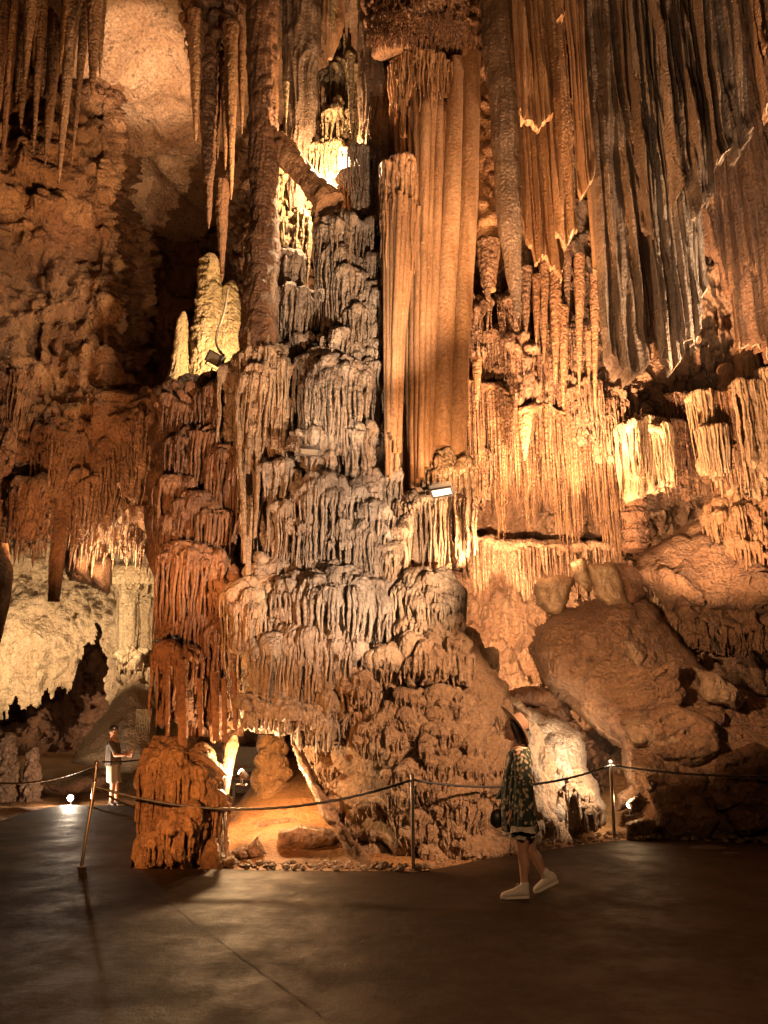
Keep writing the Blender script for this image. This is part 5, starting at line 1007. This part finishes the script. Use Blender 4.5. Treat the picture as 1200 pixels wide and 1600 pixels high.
def fuse(name, mb, mat, parent, voxel=.007, it=6):
    o = link('tmp', mb, mat, parent); m = o.modifiers.new('r', 'REMESH'); m.mode = 'VOXEL'; m.voxel_size = voxel; m.use_smooth_shade = True
    s = o.modifiers.new('s', 'SMOOTH'); s.factor = .5; s.iterations = it
    dg = bpy.context.evaluated_depsgraph_get(); me = bpy.data.meshes.new_from_object(o.evaluated_get(dg)); me.name = name
    bpy.data.objects.remove(o); n = bpy.data.objects.new(name, me); COL.objects.link(n); n.parent = parent
    me.materials.clear(); me.materials.append(mat); n['_b'] = tuple(parent['_b']); return n
def hand(mb, w, d, thumb, L=.17, curl=.5, side=None, s=1.0):
    """wrist point w, hand direction d, direction of the thumb; fingers curl towards `side`"""
    w, d, thumb = (np.array(x, float) for x in (w, d, thumb)); d /= np.linalg.norm(d); thumb = thumb - d * thumb.dot(d); thumb /= np.linalg.norm(thumb)
    nrm = np.cross(d, thumb) if side is None else np.array(side, float); nrm /= np.linalg.norm(nrm)
    pal = .085 * s
    for k in (-1.5, -.5, .5, 1.5): cap_tube(mb, [w + thumb * k * .008 * s, w + d * pal * .5 + thumb * k * .017 * s, w + d * pal + thumb * k * .019 * s], [.016 * s, .015 * s, .012 * s], 10)
    for k, l in zip((1.5, .5, -.5, -1.5), (.070, .078, .072, .058)):
        b = w + d * pal + thumb * k * .0205 * s; dd = d; seg = l * s / 3; pts = [b]
        for j in range(3):
            dd = dd + nrm * curl * (.45 + .2 * j) + thumb * k * .02; dd /= np.linalg.norm(dd); pts.append(pts[-1] + dd * seg * (1.15 - .12 * j))
        cap_tube(mb, pts, [.0095 * s, .009 * s, .0082 * s, .0072 * s], 10)
    b = w + d * .02 * s + thumb * .022 * s; d1 = d * .7 + thumb * .75 + nrm * .25; d1 /= np.linalg.norm(d1); p1 = b + d1 * .036 * s; d2 = d * .95 + thumb * .25 + nrm * .35; d2 /= np.linalg.norm(d2)
    cap_tube(mb, [b, p1, p1 + d2 * .028 * s, p1 + d2 * .05 * s], [.014 * s, .011 * s, .0095 * s, .008 * s], 10)
def head(mb, c, face, s=1.0, tilt=0.0):
    """c: centre of the skull; face: horizontal facing direction"""
    f = np.array(face, float); f /= np.linalg.norm(f); r = np.cross(f, [0, 0, 1]); r /= np.linalg.norm(r); u = np.cross(r, f)
    M = np.stack([f, r, u], 1)
    def q(a, b, e): return c + M @ (np.array([a, b, e]) * s)
    ellipsoid(mb, q(-.012, 0, .02), (.098 * s, .076 * s, .098 * s), M); ellipsoid(mb, q(.022, 0, -.035), (.070 * s, .060 * s, .080 * s), M)
    ellipsoid(mb, q(.062, 0, -.088), (.026 * s, .026 * s, .020 * s), M)
    cap_tube(mb, [q(.083, 0, .018), q(.098, 0, -.008), q(.108, 0, -.026)], [.008 * s, .011 * s, .014 * s], 10)
    cap_tube(mb, [q(.086, -.02, -.054), q(.093, 0, -.053), q(.086, .02, -.054)], [.006 * s, .008 * s, .006 * s], 8); cap_tube(mb, [q(.082, -.018, -.066), q(.089, 0, -.067), q(.082, .018, -.066)], [.006 * s, .008 * s, .006 * s], 8)
    cap_tube(mb, [q(.080, -.045, .022), q(.088, -.02, .026), q(.088, .02, .026), q(.080, .045, .022)], [.007 * s, .010 * s, .010 * s, .007 * s], 8)
    for k in (-1, 1):
        ellipsoid(mb, q(.062, k * .032, -.028), (.03 * s, .024 * s, .024 * s), M); ellipsoid(mb, q(-.008, k * .078, -.012), (.018 * s, .010 * s, .032 * s), M)
    return M, q
# ---- the woman
WY = 7.72
def WP(px, py, dy=0.0): return P(px, py, WY + dy)
wb = WP(818, 1400); wb[2] = 0
woman = thing('person', 'woman in a dark floral dress, wide hat and white trainers, walking left along the walkway', 'person', wb)
mb = MB(); hc = WP(802, 1138)
Mh, hq = head(mb, hc, (-1, -.08, .06), 1.0)
neck = WP(810, 1168)
cap_tube(mb, [hc + [.03, 0, -.07], neck], [.052, .054]); 
cap_tube(mb, [neck + [0, 0, .02], WP(811, 1185), WP(808, 1215), WP(809, 1240), WP(811, 1262)], [.07, .115, .115, .10, .135], 20)
for sgn in (-1, 1): cap_tube(mb, [WP(811, 1176, 0), WP(811, 1180, sgn * .155)], [.06, .052])
# near arm hangs with the hand in front, far arm carries the bag
sh = WP(813, 1180, -.17); el = WP(818, 1228, -.22); wr = WP(806, 1264, -.24)
cap_tube(mb, [sh, el], [.050, .038]); cap_tube(mb, [el, wr], [.038, .024]); hand(mb, wr, (-.35, -.02, -1), (-1, .1, .1), curl=.3, side=(.2, 1, 0))
sh2 = WP(809, 1180, .17); el2 = WP(800, 1228, .20); wr2 = WP(786, 1252, .14)
cap_tube(mb, [sh2, el2], [.050, .038]); cap_tube(mb, [el2, wr2], [.038, .024]); hand(mb, wr2, (-.45, -.1, -.9), (-.3, -1, 0), curl=1.1, side=(-1, 0, -.2))
# legs: the near one stands, the far one trails with a lifted heel
hipn = WP(814, 1270, -.09); hipf = WP(814, 1270, .09)
kn = WP(816, 1330, -.08); an = WP(820, 1385, -.08); kf = WP(830, 1330, .10); af = WP(851, 1366, .10)
cap_tube(mb, [hipn, (hipn * .45 + kn * .55), kn], [.092, .075, .054], 18); cap_tube(mb, [kn, kn * .62 + an * .38 + [.012, 0, 0], kn * .3 + an * .7, an], [.052, .052, .038, .034], 16)
cap_tube(mb, [hipf, (hipf * .45 + kf * .55), kf], [.092, .075, .054], 18); cap_tube(mb, [kf, kf * .62 + af * .38 + [.012, 0, .004], kf * .3 + af * .7, af], [.052, .052, .038, .034], 16)
cap_tube(mb, [an, an + [-.03, 0, -.03]], [.032, .028]); cap_tube(mb, [af, af + [-.01, 0, -.03]], [.032, .026])
fuse('body', mb, SKIN, woman, .0052, 4)
EYE_ = plain('eye_dark', (.02, .015, .01), .2, noise_amt=0)
for k in (-1, 1):
    mb = MB(); ellipsoid(mb, hq(.080, k * .030, .004), (.008, .013, .008), Mh, 12, 8); link('eye', mb, EYE_, woman)
# dress
DR = bpy.data.materials.new('floral_dress'); DR.use_nodes = True
def dressmat():
    N = DR.node_tree.nodes; Lk = DR.node_tree.links; b = N['Principled BSDF']; tc = N.new('ShaderNodeTexCoord'); b.inputs['Roughness'].default_value = .8
    n = N.new('ShaderNodeTexNoise'); n.inputs['Scale'].default_value = 7; Lk.new(tc.outputs['Object'], n.inputs[0])
    ad = N.new('ShaderNodeMix'); ad.data_type = 'RGBA'; ad.inputs[0].default_value = .08; Lk.new(tc.outputs['Object'], ad.inputs[6]); Lk.new(n.outputs[1], ad.inputs[7])
    v = N.new('ShaderNodeTexVoronoi'); v.inputs['Scale'].default_value = 27; Lk.new(ad.outputs[2], v.inputs[0])
    r = N.new('ShaderNodeValToRGB'); e = r.color_ramp.elements; e[0].position = .28; e[0].color = (.46, .36, .24, 1); e[1].position = .50; e[1].color = (.018, .030, .018, 1)
    x = r.color_ramp.elements.new(.38); x.color = (.30, .22, .12, 1); Lk.new(v.outputs[0], r.inputs[0])
    v2 = N.new('ShaderNodeTexVoronoi'); v2.inputs['Scale'].default_value = 9; Lk.new(ad.outputs[2], v2.inputs[0])
    r2 = N.new('ShaderNodeValToRGB'); r2.color_ramp.elements[0].position = .55; r2.color_ramp.elements[1].position = .75; Lk.new(v2.outputs[0], r2.inputs[0])
    mx = N.new('ShaderNodeMix'); mx.data_type = 'RGBA'; Lk.new(r2.outputs[0], mx.inputs[0]); Lk.new(r.outputs[0], mx.inputs[6]); mx.inputs[7].default_value = (.02, .03, .016, 1); Lk.new(mx.outputs[2], b.inputs['Base Color'])
dressmat()
LACE = plain('cream_lace', (.50, .42, .32), .8, noise_amt=.35, nscale=70)
def cloth(mb, rings, n=96, foldn=9, amp=.012, seed=0, thick=.006):
    """rings: (centre, rx, ry) from top to bottom"""
    rs = []; K = len(rings); T = np.linspace(0, K - 1, (K - 1) * 10 + 1); C = np.array([r[0] for r in rings]); A = np.array([r[1] for r in rings]); B = np.array([r[2] for r in rings])
    th = np.linspace(0, 2 * math.pi, n, endpoint=False)
    V = []
    for t in T:
        c = np.array([np.interp(t, range(K), C[:, k]) for k in range(3)]); a = np.interp(t, range(K), A); b = np.interp(t, range(K), B); u = t / (K - 1)
        w = 1 + 0 * th; f = amp * u * (np.sin(th * foldn + seed + u * 1.5) + .6 * np.sin(th * (foldn * 1.7) + seed * 2)) + amp * .5 * np.sin(u * 22 + th * 3 + seed) * (1 - u)
        V.append(np.stack([c[0] + (a + f) * np.cos(th), c[1] + (b + f) * np.sin(th), c[2] + 0 * th + .012 * u * np.sin(th * 2 + seed)], 1))
    V = np.array(V); I = V.copy(); cc = V.mean(1, keepdims=True); I = V + (cc - V) * (thick / np.linalg.norm(V - cc, axis=-1, keepdims=True))
    mb.add(V, grid_faces(len(T), n, True)[:, ::-1]); mb.add(I, grid_faces(len(T), n, True)); mb.add(np.stack([V[-1], I[-1]]), grid_faces(2, n, True)[:, ::-1]); mb.add(np.stack([I[0], V[0]]), grid_faces(2, n, True)[:, ::-1])
mb = MB(); cloth(mb, [(WP(811, 1167), .062, .07), (WP(812, 1175), .10, .15), (WP(811, 1190), .118, .18), (WP(808, 1215), .122, .155), (WP(807, 1240), .128, .155), (WP(808, 1265), .142, .18), (WP(810, 1285), .150, .195), (WP(813, 1300), .152, .20)], amp=.02, seed=1); dress = link('dress', mb, DR, woman)
mb = MB(); cloth(mb, [(WP(813, 1300), .153, .202), (WP(813, 1305), .155, .205)], amp=.0201, seed=1 + 1.5); link('lace_hem', mb, LACE, dress)
mb = MB(); cloth(mb, [(WP(814, 1172, -.15), .055, .05), (WP(816, 1186, -.19), .075, .06), (WP(818, 1212, -.215), .078, .06), (WP(818, 1240, -.235), .085, .065), (WP(817, 1266, -.25), .095, .07), (WP(817, 1290, -.25), .105, .075)], foldn=5, amp=.012, seed=4); slv = link('sleeve', mb, DR, woman)
mb = MB(); cloth(mb, [(WP(817, 1290, -.25), .106, .076), (WP(817, 1300, -.25), .108, .078)], foldn=5, amp=.012, seed=5.5); link('lace_cuff', mb, LACE, slv)
mb = MB(); cloth(mb, [(WP(808, 1172, .15), .055, .05), (WP(806, 1186, .19), .075, .06), (WP(800, 1215, .21), .078, .06), (WP(793, 1236, .19), .085, .065), (WP(788, 1248, .17), .09, .07)], foldn=5, amp=.012, seed=6); link('sleeve', mb, DR, woman)
# hair and hat
mb = MB(); ellipsoid(mb, hq(-.03, 0, .025), (.098, .086, .098), Mh); cap_tube(mb, [hq(-.06, 0, .0), hq(-.075, 0, -.07), hq(-.085, .0, -.15), hq(-.09, 0, -.21)], [.07, .066, .052, .028], 16)
for k in (-1, 1): cap_tube(mb, [hq(.03, k * .060, .06), hq(-.01, k * .066, -.02), hq(-.05, k * .055, -.12)], [.026, .036, .034], 10)
fuse('hair', mb, HAIR, woman, .008, 5)
HAT = plain('felt_hat', (.15, .08, .045), .85, noise_amt=.12, nscale=40); BAND = plain('hat_band', (.03, .02, .015), .7)
A = WP(784, 1103); B = WP(825, 1165); ax = (B - A); wdt = np.linalg.norm(ax); ax /= wdt; up = np.array([-ax[2], 0, ax[0]]) * 1.0
if up[0] < 0: up = -up
sd = np.cross(up, ax); hcn = (A + B) / 2 + up * .012
hat = None
mb = MB(); th = np.linspace(0, 2 * math.pi, 72, endpoint=False); V = []
for r, z in [(.085, .0), (.11, .004), (.15, .0), (wdt / 2 - .006, -.012), (wdt / 2, -.010), (wdt / 2 - .006, -.018), (.15, -.007), (.11, -.003), (.085, -.007)]:
    V.append([hcn + r * math.cos(t) * ax + r * .98 * math.sin(t) * sd + up * (z + .022 * (r / .2) ** 2 * math.sin(t) ** 2) for t in th])
mb.add(np.array(V), grid_faces(len(V), 72, True)); hat = link('hat', mb, HAT, woman)
mb = MB(); V = []
for r, z in [(.092, -.005), (.091, .03), (.086, .07), (.076, .098), (.058, .112), (.03, .108), (.002, .100)]:
    V.append([hcn + r * 1.05 * math.cos(t) * ax + r * .86 * math.sin(t) * sd + up * (z - .012 * (r < .05) * math.cos(t) ** 2) for t in th])
mb.add(np.array(V), grid_faces(len(V), 72, True)); link('crown', mb, HAT, hat)
mb = MB(); V = []
for r, z in [(.094, -.002), (.0945, .0), (.0935, .026), (.093, .027)]: V.append([hcn + r * 1.05 * math.cos(t) * ax + r * .86 * math.sin(t) * sd + up * z for t in th])
mb.add(np.array(V), grid_faces(len(V), 72, True)); link('band', mb, BAND, hat)
# shoes
SHOE = plain('white_canvas', (.62, .55, .46), .7, noise_amt=.05); SOLE = plain('white_rubber', (.66, .58, .48), .5, noise_amt=.04)
def shoe(parent, heel, toe, ankle, w=.043, matu=SHOE, mats=SOLE, high=True):
    heel, toe, ankle = (np.array(x, float) for x in (heel, toe, ankle)); d = toe - heel; L = np.linalg.norm(d); d /= L; s = np.cross(d, [0, 0, 1]); s /= np.linalg.norm(s); u = np.cross(s, d)
    def q(a, b, e): return heel + d * a * L + s * b + u * e
    mb = MB(); th = np.linspace(0, 2 * math.pi, 24, endpoint=False); rings = []
    for a, hw, h in [(.0, .022, .055), (.04, .034, .085), (.15, .040, .10), (.3, .041, .098), (.45, .043, .080), (.6, .046, .064), (.75, .048, .052), (.88, .040, .042), (.96, .028, .032), (1.0, .012, .02)]:
        rings.append([q(a, hw * math.cos(t), .012 + h * .5 + h * .5 * math.sin(t)) for t in th])
    V = np.array(rings); mb.add(V, grid_faces(len(V), 24, True)); [mb.add(np.vstack([w_, w_.mean(0)]), np.stack([np.arange(24), (np.arange(24) + 1) % 24, np.full(24, 24)], 1)) for w_ in (V[0], V[-1])]
    if high: cap_tube(mb, [q(.19, 0, .05), q(.18, 0, .06) * .5 + ankle * .5, ankle + [0, 0, .02]], [.042, .044, .043], 18)
    o = fuse('shoe', mb, matu, parent, .006, 3)
    mb = MB(); rings = []
    for a, hw in [(0.0, .012), (.03, .026), (.12, .034), (.3, .036), (.5, .039), (.7, .047), (.85, .043), (.96, .028), (1.01, .010)]:
        rings.append([q(a, -hw, 0), q(a, hw, 0), q(a, hw, .022), q(a, -hw, .022)])
    V = np.array(rings); mb.add(V, grid_faces(len(V), 4, True)); mb.add(V[0], [[0, 1, 2, 3]]); mb.add(V[-1], [[3, 2, 1, 0]]); link('sole', mb, mats, o, smooth=False)
    if high:
        mb = MB()
        for i in range(5): a = .36 + .06 * i; h = .096 - .008 * i; tube(mb, [q(a, -.020, h - .006), q(a - .01, 0, h + .002), q(a, .020, h - .006)], .0032, 6)
        for k in (-1, 1): tube(mb, smooth_pts([q(.34, 0, .10), q(.36, k * .03, .115), q(.42, k * .035, .085), q(.36, k * .008, .10)]), .003, 6)
        link('laces', mb, SHOE, o)
hx, tx = WP(827, 1400, -.08), WP(782, 1400, -.08); hx[2] = tx[2] = 0.002; tx[1] -= .02
shoe(woman, hx, tx, an, w=.05)
tx = WP(835, 1390, .10); hx = WP(868, 1380, .10); tx[2] = .004; d = hx - tx; hx = tx + d / np.linalg.norm(d) * .25
shoe(woman, hx, tx, af)
for o in woman.children: pass
# handbag
bc = WP(777, 1279, .10); bag = thing('handbag', 'round black handbag carried in front of the woman', 'handbag', bc)
mb = MB(); ellipsoid(mb, bc, (.075, .045, .085)); link('body', mb, plain('black_leather', (.02, .016, .013), .4, noise_amt=.4, nscale=25), bag)
mb = MB(); tube(mb, smooth_pts([bc + [-.04, 0, .06], bc + [-.02, 0, .13], wr2 + [-.035, -.01, -.07], bc + [.05, 0, .12], bc + [.05, 0, .05]]), .007, 8); link('strap', mb, DMET, bag)
# ---- the boy at the far end
BY = 15.6
def BP(px, py, dy=0.0): return P(px, py, BY + dy)
bb = BP(176, 1259); boy = thing('person', 'dark haired boy in grey shirt and pale shorts far back, hands held out before him', 'person', bb)
mb = MB(); hc2 = BP(178, 1143); M2, q2 = head(mb, hc2, (.75, -.66, -.1), .96)
cap_tube(mb, [hc2 + [-.02, .01, -.07], BP(177, 1158)], [.05, .05]); cap_tube(mb, [BP(177, 1160), BP(177, 1172), BP(177, 1184), BP(177, 1196)], [.10, .12, .11, .12], 18)
for s, (e, w) in ((-1, (BP(180, 1180, -.28), BP(198, 1180, -.34))), (1, (BP(186, 1180, .15), BP(201, 1177, -.02)))):
    a = BP(177 + s * 3, 1163, s * .15); cap_tube(mb, [BP(177, 1162), a], [.06, .05]); cap_tube(mb, [a, e], [.045, .036]); cap_tube(mb, [e, w], [.036, .024]); hand(mb, w, w - e, (0, 0, 1), curl=.8, side=(0, -s * -1.0, 0), s=.95)
for s, f in ((-1, BP(173, 1256, -.1)), (1, BP(182, 1256, .12))):
    h = BP(177 + s, 1199, s * .08); k = (h * .52 + f * .48) + [.03, -.02, 0]; cap_tube(mb, [h, k], [.075, .05]); cap_tube(mb, [k, k * .6 + f * .4, f], [.05, .048, .032]); cap_tube(mb, [f, f + [.1, -.08, -.03]], [.03, .026])
    hh = f + np.array([-.05, .04, 0]); hh[2] = bb[2]; shoe(boy, hh, hh + np.array([.19, -.15, 0]), f, high=False, matu=DMET)
fuse('body', mb, SKIN, boy, .008, 4)
mb = MB(); ellipsoid(mb, q2(-.022, 0, .035), (.098, .086, .096), M2); ellipsoid(mb, q2(.05, 0, .09), (.05, .06, .03), M2); fuse('hair', mb, HAIR, boy, .01, 4)
for k in (-1, 1):
    mb = MB(); ellipsoid(mb, q2(.078, k * .030, .004), (.008, .013, .008), M2, 12, 8); link('eye', mb, EYE_, boy)
SHIRT = plain('grey_shirt', (.10, .085, .07), .9); SHORT = plain('pale_shorts', (.34, .30, .26), .9)
mb = MB(); cloth(mb, [(BP(177, 1157), .06, .06), (BP(177, 1162), .12, .17), (BP(177, 1175), .135, .17), (BP(177, 1188), .14, .165), (BP(177, 1196), .15, .17)], amp=.010, seed=2); link('shirt', mb, SHIRT, boy)
for s in (-1, 1):
    a = BP(177 + s * 3, 1162, s * .14); e = BP(180, 1174, s * .24) if s < 0 else BP(184, 1174, .17); mb = MB(); cap_tube(mb, [a, e], [.066, .06]); link('sleeve', mb, SHIRT, boy)
    mb = MB(); h = BP(177 + s, 1196, s * .08); cloth(mb, [(BP(177, 1193, s * .05), .12, .10), (h, .115, .105), (BP(178 + s * 2, 1212, s * .09), .11, .10), (BP(179 + s * 2, 1222, s * .1), .115, .105)], foldn=5, amp=.008, seed=s + 3); link('shorts_leg', mb, SHORT, boy)
